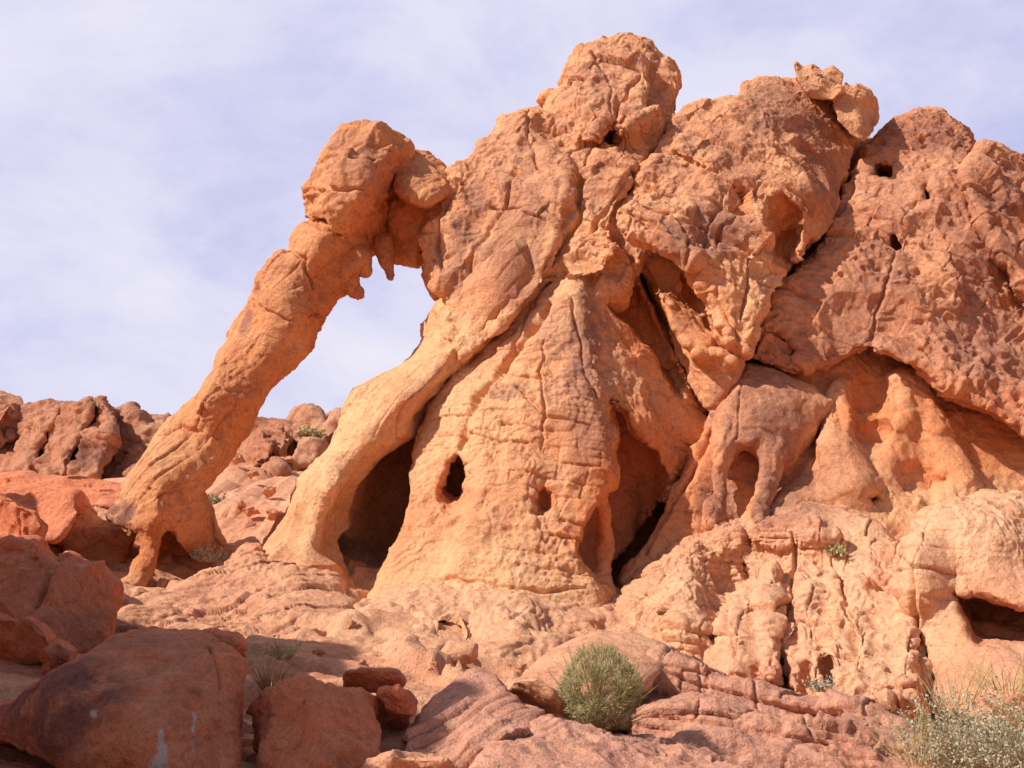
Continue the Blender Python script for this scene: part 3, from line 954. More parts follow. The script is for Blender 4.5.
# ---------------------------------------------------------------- overhanging slab
r = Rock(0.065)
r.plate([(617, 211), (634, 184), (666, 137), (687, 109), (709, 98), (738, 94), (742, 82), (759, 74), (787, 74), (800, 78), (838, 92), (858, 142), (840, 195), (833, 212), (798, 264), (769, 302), (747, 358), (728, 342), (718, 309), (700, 284), (697, 266), (666, 254), (634, 244), (619, 228)],
        [(620, 218, 15.1), (666, 140, 16.4), (740, 90, 17.2), (780, 115, 16.7), (795, 165, 16.1), (808, 200, 15.75), (845, 125, 17.7), (842, 185, 17.1), (825, 220, 16.3), (769, 300, 15.0), (697, 264, 14.95), (720, 200, 15.4), (745, 350, 14.95)], thick=2.2, r=0.22, lam=0.006)
r.plate([(690, 120), (735, 100), (778, 112), (782, 150), (760, 172), (735, 178), (700, 165), (672, 150)], [(690, 125, 16.4), (780, 120, 16.5), (700, 160, 15.75), (770, 165, 15.8)], thick=1, r=0.12, k=0.03)
r.plate([(617, 211), (650, 190), (690, 205), (697, 264), (666, 253), (634, 243), (619, 228)], [(620, 215, 14.95), (690, 210, 14.95), (660, 250, 14.75)], thick=1, r=0.12, k=0.03)
r.plate([(697, 266), (716, 240), (752, 250), (768, 298), (747, 356), (728, 342), (718, 309), (700, 284)], [(700, 270, 14.9), (765, 295, 14.85), (745, 352, 14.8)], thick=1, r=0.12, k=0.03)
r.pocket([(778, 187), (791, 194), (802, 210), (800, 240), (791, 270), (772, 258), (763, 226), (769, 202)], [(775, 225, 15.3), (795, 220, 15.5)], depth=0.6, r=0.12)
r.pocket([(732, 184), (743, 187), (751, 202), (745, 213), (731, 206)], [(740, 200, 15.4)], depth=0.45, r=0.1)
rock(r, 'overhanging_slab', M_MAIN, SP_FACE, FORM, seed=700, lv=2)

r = Rock(0.05)
r.plate([(628, 235), (666, 244), (700, 255), (715, 284), (735, 330), (750, 352), (736, 380), (716, 420), (693, 385), (678, 349), (648, 290), (634, 262)],
        [(640, 255, 16.1), (700, 280, 15.7), (740, 350, 15.2), (680, 350, 15.9), (715, 380, 15.4), (715, 415, 15.6)], thick=1.8, r=0.2)
r.plate([(655, 290), (675, 286), (690, 305), (706, 330), (720, 345), (700, 352), (684, 345), (668, 318)], [(670, 300, 15.5), (710, 340, 15.2)], thick=0.8, r=0.2)
r.plate([(693, 352), (722, 350), (738, 360), (728, 378), (702, 376)], [(700, 360, 15.3), (735, 370, 15.0)], thick=0.8, r=0.15)
r.pocket([(680, 272), (696, 268), (702, 285), (715, 310), (712, 330), (696, 318), (684, 298)], [(690, 290, 15.6)], depth=0.6, r=0.25)
rock(r, 'wedge_block', M_MAIN, dict(SP_SMOOTH, pits=(0.3, 0.08, 0.0)), FORM, seed=800)

# ---------------------------------------------------------------- varnished cliff on the right
r = Rock(0.07)
r.plate([(866, 150), (876, 135), (889, 119), (914, 106), (945, 110), (970, 124), (978, 139), (987, 137), (1024, 160), (1075, 195), (1110, 260), (1110, 470), (1040, 440), (1005, 422), (971, 402), (927, 378), (897, 361), (870, 352), (830, 366), (790, 376), (747, 360), (752, 340), (769, 302), (798, 264), (833, 212), (846, 190)],
        [(870, 150, 17.8), (914, 108, 18.3), (1024, 165, 18.6), (1080, 220, 18.6), (760, 320, 15.6), (800, 290, 15.9), (870, 345, 15.5), (890, 250, 16.3), (950, 180, 17.0), (950, 385, 15.5), (1024, 425, 15.5), (980, 280, 16.4), (1090, 400, 16.5), (840, 215, 16.7), (790, 370, 15.4)], thick=3.2, r=0.25, lam=0.006)
r.plate([(985, 139), (1024, 160), (1075, 195), (1080, 330), (1030, 300), (990, 240), (972, 205), (960, 174)], [(975, 160, 17.2), (1070, 210, 17.7), (1000, 250, 16.1), (1060, 310, 16.0)], thick=1.5, r=0.2, k=0.04)
r.plate([(870, 352), (880, 330), (920, 335), (980, 370), (1040, 400), (1040, 440), (1005, 422), (971, 402), (927, 378), (897, 361)], [(875, 345, 15.3), (1030, 420, 15.2), (950, 350, 15.5)], thick=1, r=0.15, k=0.05)
r.pocket([(868, 161), (880, 159), (892, 165), (892, 176), (878, 179), (868, 173)], [(880, 170, 17.2)], depth=1.6, r=0.1, k=0.02)
r.pocket([(921, 185), (930, 184), (937, 202), (923, 202)], [(928, 193, 16.9)], depth=1.5, r=0.08, k=0.02)
r.pocket([(890, 232), (897, 240), (900, 250), (892, 247)], [(894, 242, 16.3)], depth=1.2, r=0.06, k=0.02)
r.pocket([(981, 279), (987, 281), (988, 290), (982, 288)], [(984, 284, 16.3)], depth=1.2, r=0.06, k=0.02)
r.pocket([(795, 345), (790, 335), (770, 330), (765, 345), (790, 365), (800, 355)], [(780, 348, 15.4)], depth=0.3, r=0.1)
rock(r, 'cliff_face', M_CLIFF, dict(SP_FACE, lump=(1.4, 0.12), flake=(0.9, 0.22, 0.055), fine=(0.14, 0.016), grit=(0.3, 0.06, 0.016), pits=(0.2, 0.07, 0.1)), FORM, seed=900, lv=2)

# recessed wall under it, with its worn ribs
r = Rock(0.05)
r.plate([(735, 370), (792, 350), (870, 335), (927, 360), (1005, 405), (1110, 450), (1110, 620), (610, 620), (620, 580), (642, 545), (664, 502), (702, 436)],
        [(745, 380, 15.7), (690, 500, 15.1), (640, 590, 14.6), (800, 420, 15.7), (900, 380, 16.2), (1000, 430, 16.3), (1000, 560, 15.2), (820, 540, 14.9)], thick=2.0, r=0.2)
r.plate([(735, 560), (738, 530), (760, 512), (790, 478), (815, 452), (830, 425), (852, 405), (880, 385), (918, 385), (935, 415), (935, 440), (955, 470), (985, 505), (985, 590), (735, 590)],
        [(800, 480, 15.0), (850, 410, 15.8), (920, 400, 16.0), (860, 480, 15.0), (960, 500, 15.1), (800, 540, 14.5), (960, 560, 14.5)], thick=1.5, r=0.2, k=0.1)
r.tube([(842, 392, 15.9, 18), (838, 425, 15.4, 20), (840, 455, 15.2, 24), (850, 490, 15.0, 30)], k=0.12)
r.tube([(905, 385, 16.1, 22), (897, 425, 15.7, 18), (892, 450, 15.5, 16), (884, 480, 15.2, 14)], k=0.15)
r.tube([(920, 400, 16.1, 20), (938, 450, 15.75, 18), (962, 490, 15.4, 20)], k=0.12)
r.pocket([(850, 385), (862, 368), (885, 365), (890, 385), (880, 408), (860, 412)], [(870, 390, 15.8)], depth=0.35, r=0.25, k=0.1)
r.pocket([(855, 425), (880, 415), (890, 430), (882, 445), (856, 440)], [(870, 430, 15.5)], depth=0.3, r=0.2, k=0.1)
r.pocket([(895, 470), (920, 455), (950, 480), (935, 500), (900, 492)], [(920, 480, 15.2)], depth=0.3, r=0.25, k=0.1)
r.pocket([(863, 495), (876, 492), (884, 500), (872, 506)], [(873, 500, 14.8)], depth=0.5, r=0.1, k=0.05)
rock(r, 'recessed_wall', M_MAIN, dict(SP_SMOOTH, facet=[(0.9, 0.24), (0.35, 0.06)]), FORM, seed=1000)

r = Rock(0.04)
r.plate([(746, 362), (770, 369), (792, 379), (812, 385), (838, 398), (828, 422), (813, 438), (799, 452), (786, 466), (778, 478), (762, 470), (750, 455), (742, 452), (734, 462), (718, 470), (715, 449), (717, 420), (727, 385)],
        [(750, 370, 15.3), (830, 400, 15.3), (760, 430, 14.75), (716, 450, 14.9), (790, 460, 15.0)], thick=0.7, r=0.3)
r.tube([(727, 440, 15.0, 11), (721, 465, 14.9, 8), (722, 490, 14.8, 8), (716, 512, 14.6, 13), (710, 522, 14.5, 11)], k=0.1)
r.tube([(772, 450, 15.0, 16), (768, 480, 14.9, 12), (762, 500, 14.8, 11), (752, 520, 14.6, 11)], k=0.1)
rock(r, 'legged_pedestal', M_MAIN, SP_SMOOTH, FORM, seed=1100)

# inner mass that closes caves and joints
r = Rock(0.09)
r.plate([(480, 200), (560, 110), (600, 70), (655, 90), (700, 130), (760, 110), (840, 130), (920, 140), (1000, 190), (1080, 260), (1080, 620), (330, 620), (325, 540), (345, 478), (375, 425), (425, 388), (470, 335)],
        [(600, 150, 18.0), (900, 200, 18.6), (400, 520, 18.2), (600, 500, 17.4), (1000, 500, 17.5)], thick=3.0, r=0.6)
rock(r, 'cave_back_wall', M_MAIN, SP_SMOOTH, FORM, seed=1200, lv=0)
print('formation', time.time() - T0)

# ---------------------------------------------------------------- perched blocks
def boulder(poly, ctrl, name, label, cat='boulder', group=None, mat=None, h=0.04, thick=0.8, r=0.2, sp=None, seed=0, extra=None, lam=0.01, lv=1, lean=1.0):
    b = Rock(h, lean)
    b.plate(poly, ctrl, thick=thick, r=r, lam=lam)
    if extra:
        extra(b)
    o = rock(b, name, mat or M_RED, sp or SP_BOULDER, None, lv, seed)
    return tag(o, label, cat, group)

SP_BOULDER = dict(lump=(0.8, 0.04), facet=[(0.9, 0.504), (0.3, 0.084)], flake=(0.5, 0.1, 0.025), brick=[((0.3, 0.2, 0.9), 0.3, 0.7, 0.04, 0.03, 0.1)], fine=(0.12, 0.012))
SP_CHIP = dict(facet=[(0.45, 0.12), (0.2, 0.03)], brick=[((0.3, 0.2, 0.9), 0.2, 0.4, 0.03, 0.03, 0.4)], fine=(0.1, 0.008), grit=(0.15, 0.03, 0.01))
boulder([(797, 80), (795, 62), (803, 68), (812, 65), (822, 71), (833, 66), (843, 75), (841, 92), (833, 100), (812, 98)], [(800, 75, 17.2), (820, 80, 17.0), (840, 85, 17.3)], 'perched_block', 'jagged flat rock slab sticking up from the crest of the overhanging slab', h=0.022, r=0.03, sp=SP_CHIP, mat=M_MAIN, seed=1300)
boulder([(832, 100), (840, 90), (845, 83), (851, 87), (857, 84), (868, 91), (875, 100), (879, 119), (873, 132), (862, 140), (852, 136), (838, 120)], [(838, 105, 17.1), (860, 95, 17.2), (862, 125, 16.9), (876, 118, 17.6)], 'perched_block', 'pale angular block wedged in the crevice above the cliff', h=0.022, r=0.03, sp=SP_CHIP, mat=M_MAIN, seed=1310)

# ---------------------------------------------------------------- lower right outcrops
def ribs(b):
    for ch in ([(742, 585, 13.0, 18), (740, 630, 12.2, 20), (742, 672, 11.4, 16)], [(768, 575, 13.0, 15), (768, 620, 12.2, 16), (772, 680, 11.2, 14)],
               [(812, 600, 12.6, 18), (815, 632, 12.0, 20), (812, 655, 11.6, 12), (816, 680, 11.2, 9)], [(838, 585, 12.8, 12), (836, 640, 11.7, 12), (842, 690, 10.9, 14)],
               [(862, 590, 12.6, 16), (862, 640, 11.6, 15), (858, 695, 10.7, 13)], [(886, 600, 12.4, 14), (884, 650, 11.5, 13), (882, 695, 10.6, 12)], [(904, 600, 12.2, 10), (908, 650, 11.3, 12), (906, 690, 10.6, 12)],
               [(700, 560, 13.7, 22), (690, 600, 13.0, 24), (690, 640, 12.2, 22)], [(735, 540, 13.9, 16), (720, 560, 13.6, 14)], [(770, 535, 13.7, 20), (800, 540, 13.5, 18), (830, 545, 13.4, 16)]):
        b.tube(ch, k=0.06)
    b.pocket([(776, 636), (784, 640), (790, 690), (780, 694)], 11.5, depth=1.4, r=0.1)
    b.pocket([(824, 652), (832, 665), (835, 692), (826, 690)], 11.2, depth=0.5, r=0.1)
    b.pocket([(804, 655), (810, 660), (810, 690), (800, 690)], 11.2, depth=0.35, r=0.1)
    b.pocket([(740, 552), (748, 562), (750, 580), (744, 584), (738, 570)], 13.2, depth=0.9, r=0.1)
    b.pocket([(715, 545), (740, 552), (742, 590), (715, 592)], [(728, 570, 13.35)], depth=0.3, r=0.2)
SP_RIB = dict(lump=(0.7, 0.03), facet=[(0.7, 0.2), (0.28, 0.07)], flake=(0.5, 0.16, 0.04), brick=[((0.1, 0.15, 0.98), 0.36, 0.4, 0.07, 0.05, 0.35), ((0.1, 0.1, 0.98), 0.09, 0.35, 0.022, 0.022, 0.3)], fine=(0.12, 0.012), grit=(0.18, 0.06, 0.014), pits=(0.14, 0.035, 0.25))
boulder([(575, 640), (595, 612), (620, 590), (650, 560), (690, 533), (725, 522), (760, 512), (800, 500), (850, 505), (885, 520), (910, 550), (925, 600), (935, 660), (930, 720), (860, 730), (780, 715), (700, 690), (640, 680)],
        [(590, 640, 13.0), (650, 565, 14.3), (700, 540, 14.4), (700, 640, 12.3), (800, 505, 14.5), (800, 680, 11.2), (900, 560, 13.2), (900, 690, 10.7), (640, 660, 12.3)], 'ribbed_outcrop', 'pale sandstone bench with worn vertical ribs and dark clefts below the cliff', 'rock outcrop',
        mat=M_GROUND, h=0.055, lv=2, thick=3.0, r=0.3, sp=SP_RIB, seed=1400, extra=ribs)

def dome(b):
    b.ell(980, 535, 12.2, 70, 42, 0.6, k=0.4)
    b.ell(925, 580, 12.0, 26, 44, 0.7, k=0.25)
    b.ell(1020, 690, 10.2, 40, 34, 0.6, k=0.2)
    b.pocket([(946, 592), (975, 594), (1016, 609), (1060, 612), (1060, 652), (1022, 645), (983, 647), (966, 628), (957, 608)], 11.3, depth=2.2, r=0.3, k=0.1)
boulder([(902, 560), (919, 521), (953, 499), (986, 490), (1024, 491), (1090, 505), (1090, 740), (985, 730), (935, 710), (915, 660), (904, 610)],
        [(915, 550, 12.9), (960, 505, 13.5), (1024, 500, 13.4), (960, 545, 11.9), (1020, 545, 11.7), (960, 580, 11.55), (1030, 585, 11.2), (950, 680, 10.9), (1030, 690, 10.4)], 'domed_ledge', 'rounded pale sandstone dome with a dark hollow in its front', 'rock outcrop',
        mat=M_GROUND, h=0.055, lv=2, thick=3.0, r=0.4, sp=dict(lump=(0.9, 0.06), facet=[(0.7, 0.21), (0.3, 0.063)], flake=(0.6, 0.12, 0.03), brick=[((0.1, 0.1, 0.98), 0.3, 0.7, 0.04, 0.03, 0.1)], fine=(0.14, 0.014), grit=(0.2, 0.06, 0.012)), seed=1500, extra=dome)

SP_STRATA = dict(lump=(0.8, 0.03), facet=[(0.7, 0.1), (0.25, 0.03)], flake=(0.5, 0.08, 0.025), brick=[((0.12, 0.1, 0.98), 0.19, 0.45, 0.08, 0.05, 0.8), ((0.12, 0.1, 0.98), 0.06, 0.4, 0.018, 0.015, 0.5)], fine=(0.12, 0.01), grit=(0.2, 0.05, 0.012))
def tier(b):
    b.plate([(628, 714), (660, 703), (700, 699), (735, 707), (770, 717), (812, 721), (850, 731), (915, 741), (940, 765), (940, 840), (628, 840)], [(640, 712, 8.5), (760, 718, 8.35), (900, 740, 8.3), (640, 800, 8.3), (760, 800, 8.15), (900, 800, 8.1)], thick=1.6, r=0.07, k=0.02)
    b.plate([(680, 733), (712, 729), (745, 735), (768, 748), (820, 752), (850, 762), (850, 840), (655, 840), (662, 748)], [(700, 732, 7.9), (840, 760, 7.8), (700, 800, 7.75), (840, 820, 7.7)], thick=1.2, r=0.07, k=0.02)
boulder([(632, 690), (645, 664), (664, 654), (700, 662), (722, 674), (758, 681), (800, 694), (844, 704), (904, 722), (925, 745), (935, 800), (632, 800)],
        [(650, 664, 9.5), (760, 684, 9.3), (850, 708, 9.1), (640, 750, 9.3), (760, 750, 9.15), (900, 760, 8.9)], 'layered_ledge', 'low layered red ledge crossed by joints in front of the ribbed bench', 'rock outcrop', mat=M_SLAB, h=0.033, thick=2.0, r=0.08, sp=SP_STRATA, seed=1600, extra=tier, lean=0.3)

SP_APRON = dict(lump=(0.9, 0.06), facet=[(0.8, 0.16), (0.3, 0.04)], flake=(0.6, 0.16, 0.04), brick=[((0.1, 0.15, 0.98), 0.3, 0.8, 0.04, 0.03, 0.1)], fine=(0.14, 0.016), grit=(0.22, 0.07, 0.016))
boulder([(352, 650), (362, 605), (385, 590), (420, 582), (500, 580), (590, 586), (622, 603), (606, 640), (566, 668), (545, 684), (510, 672), (470, 662), (420, 668)],
        [(365, 600, 13.6), (500, 583, 13.3), (500, 620, 12.5), (440, 612, 12.8), (450, 640, 12.0), (520, 668, 11.2), (400, 645, 11.9), (605, 615, 13.2), (575, 650, 12.2)], 'rock_apron', 'bulging pale bedrock apron spreading out below the foot of the cone', 'rock outcrop',
        mat=M_GROUND, h=0.045, thick=1.6, r=0.35, sp=SP_APRON, seed=1420, extra=lambda b: b.pocket([(440, 620), (456, 620), (458, 632), (444, 638)], [(450, 630, 12.5)], depth=0.4, r=0.15, k=0.05))
boulder([(98, 660), (110, 622), (133, 602), (165, 594), (200, 580), (224, 566), (236, 548), (256, 543), (272, 556), (292, 566), (338, 574), (358, 606), (352, 634), (330, 655), (290, 668), (240, 676), (170, 668)],
        [(110, 640, 11.3), (150, 605, 12.6), (205, 585, 13.6), (240, 560, 14.1), (290, 575, 13.9), (338, 590, 13.8), (280, 660, 10.9), (180, 645, 11.3), (250, 625, 12.2)], 'tilted_shelf', 'shelf of tilted bedrock layers between the largest boulder and the trunk foot', 'rock outcrop',
        mat=M_GROUND, h=0.045, thick=1.6, r=0.25, sp=dict(SP_APRON, brick=[((-0.42, 0.3, 0.86), 0.22, 0.9, 0.08, 0.04, 0.6), ((-0.42, 0.3, 0.86), 0.08, 0.5, 0.02, 0.015, 0.3)]), seed=1430)

# ---------------------------------------------------------------- foreground boulders
boulder([(-40, 720), (0, 697), (49, 672), (119, 640), (164, 627), (213, 625), (242, 634), (258, 655), (257, 697), (250, 738), (245, 790), (180, 800), (100, 778), (41, 764), (0, 748), (-40, 745)],
        [(0, 720, 6.4), (60, 690, 6.0), (150, 640, 6.6), (150, 720, 5.75), (235, 640, 6.5), (245, 720, 6.1), (70, 755, 5.95)], 'boulder', 'largest red boulder at the left front, streaked with white droppings', group=None, h=0.022, thick=1.3, r=0.22,
        sp=dict(lump=(0.9, 0.04), facet=[(0.9, 0.21), (0.3, 0.0252)], flake=(0.5, 0.10, 0.02), fine=(0.1, 0.008), brick=[((0.5, 0.3, 0.8), 0.45, 0.9, 0.05, 0.03, 0.35)], grit=(0.16, 0.05, 0.01), pits=(0.12, 0.02, 0.1), white=[(161, 740, 3, 8, 1), (161, 751, 5, 10, 1), (158, 764, 9, 10, 1), (191, 724, 1.8, 10, .8), (193, 745, 1.3, 8, .5), (100, 717, 3, 4, .8)]), seed=1700)
boulder([(258, 715), (262, 695), (287, 680), (307, 679), (324, 690), (361, 688), (375, 698), (377, 742), (364, 775), (262, 780), (253, 745)], [(265, 700, 6.5), (320, 700, 6.2), (370, 700, 6.5), (310, 760, 5.9)], 'boulder', 'squat red boulder just right of the largest boulder', h=0.02, thick=0.7, r=0.12,
        sp=dict(lump=(0.5, 0.03), facet=[(0.5, 0.14), (0.18, 0.03)], flake=(0.4, 0.09, 0.018), brick=[((0.3, 0.2, 0.9), 0.3, 0.5, 0.035, 0.02, 0.3)], grit=(0.15, 0.05, 0.01), fine=(0.1, 0.006)), seed=1710)
boulder([(371, 700), (380, 690), (398, 686), (410, 697), (413, 712), (408, 728), (385, 742), (372, 738)], [(375, 700, 6.8), (400, 705, 6.6)], 'boulder', 'small rounded boulder between the squat boulder and the tilted slab', h=0.016, thick=0.4, r=0.1,
        sp=dict(lump=(0.4, 0.02), facet=[(0.3, 0.105), (0.12, 0.021)], flake=(0.25, 0.05, 0.012), grit=(0.12, 0.03, 0.007), fine=(0.1, 0.006)), seed=1720)
boulder([(342, 688), (344, 671), (365, 668), (398, 671), (403, 682), (390, 692), (360, 694)], [(350, 675, 7.2), (395, 680, 7.0)], 'boulder', 'flat topped brown rock lying above the squat boulder', h=0.016, thick=0.5, r=0.06,
        sp=dict(lump=(0.4, 0.02), facet=[(0.3, 0.105), (0.12, 0.021)], flake=(0.25, 0.05, 0.012), grit=(0.12, 0.03, 0.007), fine=(0.1, 0.006)), seed=1730)
boulder([(398, 745), (420, 712), (445, 692), (474, 674), (496, 674), (510, 690), (522, 706), (545, 712), (520, 745), (490, 770), (440, 780), (400, 770)], [(410, 740, 6.4), (480, 680, 7.4), (500, 700, 7.0), (470, 750, 6.3), (535, 715, 6.9)], 'tilted_slab', 'tilted pink slab with diagonal bedding lines, left of the green shrub', 'boulder', mat=M_SLAB, h=0.02, thick=0.8, r=0.06, lean=0.4,
        sp=dict(lump=(0.6, 0.03), facet=[(0.5, 0.105), (0.2, 0.021)], brick=[((-0.60, 0.25, 0.75), 0.085, 1.3, 0.035, 0.03, 0.9), ((-0.60, 0.25, 0.75), 0.03, 0.6, 0.008, 0.01, 0.5)], grit=(0.15, 0.03, 0.008), fine=(0.1, 0.008)), seed=1740)
boulder([(352, 775), (365, 758), (382, 752), (410, 755), (445, 756), (460, 765), (465, 800), (352, 800)], [(370, 760, 5.6), (440, 765, 5.5)], 'boulder', 'low rounded rock cut by the bottom edge below the tilted slab', h=0.018, thick=0.6, r=0.15,
        sp=dict(lump=(0.4, 0.02), facet=[(0.3, 0.084), (0.12, 0.021)], flake=(0.25, 0.05, 0.012), grit=(0.12, 0.03, 0.007), fine=(0.1, 0.006)), mat=M_GROUND, seed=1750)
boulder([(450, 785), (477, 756), (495, 743), (518, 732), (540, 724), (575, 729), (600, 734), (628, 737), (665, 745), (720, 752), (760, 775), (760, 830), (450, 830)], [(480, 760, 5.9), (545, 728, 6.6), (640, 742, 6.6), (600, 790, 5.6), (720, 765, 6.3)], 'rough_ledge', 'rough pink ledge running along the bottom edge under the green shrub', 'rock outcrop', mat=M_SLAB, h=0.025, thick=1.5, r=0.15,
        sp=dict(lump=(0.5, 0.05), facet=[(0.35, 0.105), (0.15, 0.042)], brick=[((0.1, 0.2, 0.97), 0.12, 0.5, 0.04, 0.03, 0.5)], flake=(0.4, 0.1, 0.025), grit=(0.15, 0.04, 0.01), fine=(0.12, 0.012)), seed=1760)
boulder([(516, 690), (524, 668), (551, 648), (600, 628), (640, 632), (678, 650), (668, 668), (645, 690), (600, 705), (550, 705)], [(530, 675, 9.0), (600, 640, 9.8), (660, 655, 9.6), (600, 690, 8.4)], 'low_rock', 'smooth low rock right behind the green shrub', 'boulder', mat=M_GROUND, h=0.03, thick=1.5, r=0.3,
        sp=dict(lump=(0.6, 0.04), facet=[(0.5, 0.063)], fine=(0.2, 0.012)), seed=1770)
boulder([(503, 692), (512, 680), (537, 677), (552, 688), (562, 702), (560, 716), (525, 712)], [(510, 690, 7.7), (550, 700, 7.5)], 'boulder', 'little smooth rock touching the left side of the green shrub', h=0.02, thick=0.6, r=0.15, mat=M_GROUND,
        sp=dict(lump=(0.4, 0.02), facet=[(0.3, 0.084), (0.12, 0.021)], flake=(0.25, 0.05, 0.012), grit=(0.12, 0.03, 0.007), fine=(0.1, 0.006)), seed=1780)
# left cluster in the shade
boulder([(-40, 560), (0, 541), (37, 538), (57, 560), (74, 554), (94, 573), (113, 590), (109, 619), (96, 655), (60, 668), (-40, 650)], [(0, 550, 10.4), (60, 570, 9.8), (105, 600, 10.2), (60, 650, 9.4), (0, 630, 9.4)], 'boulder', 'angular dark red boulder split by a diagonal crack at the left edge', h=0.032, thick=1.6, r=0.15, sp=SP_BOULDER, seed=1800)
boulder([(-40, 625), (0, 614), (33, 618), (49, 636), (53, 660), (25, 680), (-40, 690)], [(0, 625, 8.6), (45, 650, 8.4)], 'boulder', 'shaded boulder low at the left edge, beneath the cracked angular one', h=0.028, thick=0.9, r=0.15, sp=SP_BOULDER, seed=1810)
boulder([(40, 650), (60, 640), (75, 650), (72, 668), (48, 672)], [(55, 655, 8.2)], 'boulder', 'small shaded stone behind the upper left shoulder of the largest boulder', h=0.02, thick=0.5, r=0.1, sp=SP_BOULDER, seed=1815)
boulder([(-30, 520), (0, 498), (20, 505), (38, 510), (45, 528), (38, 545), (-30, 560)], [(0, 510, 12.5), (35, 530, 12)], 'boulder', 'rough shaded block at the left edge above the cracked boulder', h=0.035, thick=1.2, r=0.15, sp=SP_BOULDER, seed=1820)
boulder([(-30, 475), (0, 475), (22, 473), (40, 478), (62, 477), (90, 484), (126, 487), (130, 505), (60, 515), (0, 515), (-30, 515)], [(0, 478, 22), (120, 488, 21), (60, 510, 19)], 'flat_ledge', 'long layered ledge between the left ridge and the trunk', 'rock outcrop', h=0.07, thick=2.5, r=0.08, sp=dict(lump=(1, 0.06), facet=[(0.7, 0.126)], brick=[((0.05, 0.1, 1), 0.16, 1.0, 0.08, 0.03, 0.8)], fine=(0.3, 0.03)), seed=1830)
boulder([(4, 520), (10, 500), (40, 492), (75, 497), (82, 510), (60, 540), (30, 545)], [(15, 510, 15.5), (70, 505, 15.0), (45, 540, 14.5)], 'boulder', 'reddish block just left of the hollow under the trunk foot', h=0.045, thick=1.2, r=0.15, sp=SP_BOULDER, seed=1840)
for poly, Y, lab, sd in (
        ([(436, 655), (450, 640), (478, 644), (476, 660), (452, 668)], 10.3, 'small pale stone resting on the slope below the cone', 1850),
        ([(165, 590), (172, 580), (188, 582), (192, 594), (178, 600)], 14.2, 'small stone at the foot of the trunk', 1851),
        ([(205, 588), (215, 576), (236, 578), (238, 592), (222, 598)], 14.4, 'flattish stone between the trunk and the front leg', 1852)):
    boulder(poly, Y, 'stone', lab, 'stone', h=0.03, thick=0.5, r=0.12, sp=dict(lump=(0.4, 0.03), facet=[(0.3, 0.063)], fine=(0.15, 0.01)), mat=M_GROUND, seed=sd)

# ---------------------------------------------------------------- distant ridge
SP_FAR = dict(lump=(2.0, 0.1), facet=[(1.8, 1.05), (0.7, 0.378)], flake=(1.2, 0.4, 0.1), brick=[((0.45, 0.1, 0.85), 0.6, 1.6, 0.10, 0.10, 0.4)], fine=(0.4, 0.05), grit=(0.6, 0.2, 0.05))
GR = 'weathered blocks along the distant ridge'
far = [
    ([(-40, 402), (0, 396), (14, 402), (21, 410), (12, 432), (-10, 455), (-40, 460)], 33, 'dark rounded block at the left end of the distant ridge'),
    ([(14, 440), (28, 412), (42, 406), (62, 407), (52, 428), (38, 452), (26, 478), (0, 480), (-10, 455)], 32, 'second block from the left on the distant ridge, leaning'),
    ([(45, 478), (34, 462), (48, 432), (62, 408), (76, 402), (88, 395), (96, 400), (88, 422), (74, 450), (62, 480)], 31.5, 'highest leaning slab of the distant left ridge'),
    ([(62, 482), (76, 455), (90, 425), (100, 402), (116, 410), (114, 432), (100, 462), (92, 486)], 31, 'varnish patched slab right of the highest ridge slab'),
    ([(108, 440), (118, 412), (132, 410), (142, 420), (152, 424), (165, 419), (175, 440), (160, 470), (95, 484)], 32, 'broad block of the distant ridge right behind the trunk'),
    ([(228, 490), (232, 470), (244, 448), (262, 432), (276, 438), (270, 458), (252, 478), (240, 494)], 27, 'leaning slab seen under the arch beside the trunk'),
    ([(244, 470), (238, 440), (246, 424), (268, 426), (285, 430), (284, 450), (266, 470)], 31, 'low brown block behind the leaning slab under the arch'),
    ([(284, 440), (294, 412), (304, 408), (322, 412), (327, 424), (318, 442), (300, 448)], 29, 'pale upright block on the skyline under the arch'),
    ([(308, 438), (322, 424), (345, 410), (350, 420), (340, 440), (322, 452), (310, 450)], 28, 'slanted flat slab on the skyline beside the front leg'),
    ([(296, 458), (298, 446), (312, 440), (320, 448), (316, 462), (302, 464)], 26.5, 'small square block under the arch in front of the slanted slab'),
    ([(246, 490), (262, 470), (280, 463), (284, 470), (262, 490)], 25.5, 'thin fallen slab lying on the slope under the arch'),
    ([(266, 446), (272, 430), (286, 428), (292, 440), (284, 456), (270, 458)], 27.5, 'rounded block between the leaning slab and the pale upright block')]
for i, (poly, Y, lab) in enumerate(far):
    cu = np.mean([q[0] for q in poly]); cv = np.mean([q[1] for q in poly])
    boulder(poly, [(cu - 20, cv, Y + .9), (cu + 10, cv - 20, Y + .3), (cu, cv + 25, Y - .7), (cu + 20, cv, Y - 0.2)], 'ridge_block', lab, 'boulder', GR, M_FAR, 0.09, 2.5, 0.12, SP_FAR, 2000 + i * 10)
boulder([(-120, 405), (0, 404), (40, 410), (100, 402), (130, 413), (180, 420), (240, 428), (300, 420), (360, 418), (420, 440), (420, 520), (-120, 520)], [(0, 430, 33.6), (150, 430, 33.4), (350, 430, 32), (50, 480, 32.5)], 'ridge', 'low rocky ridge behind the arch, carrying the distant blocks', 'ridge', None, M_FAR, 0.12, 4.0, 1.0, SP_FAR, 2300)
print('rocks', time.time() - T0)

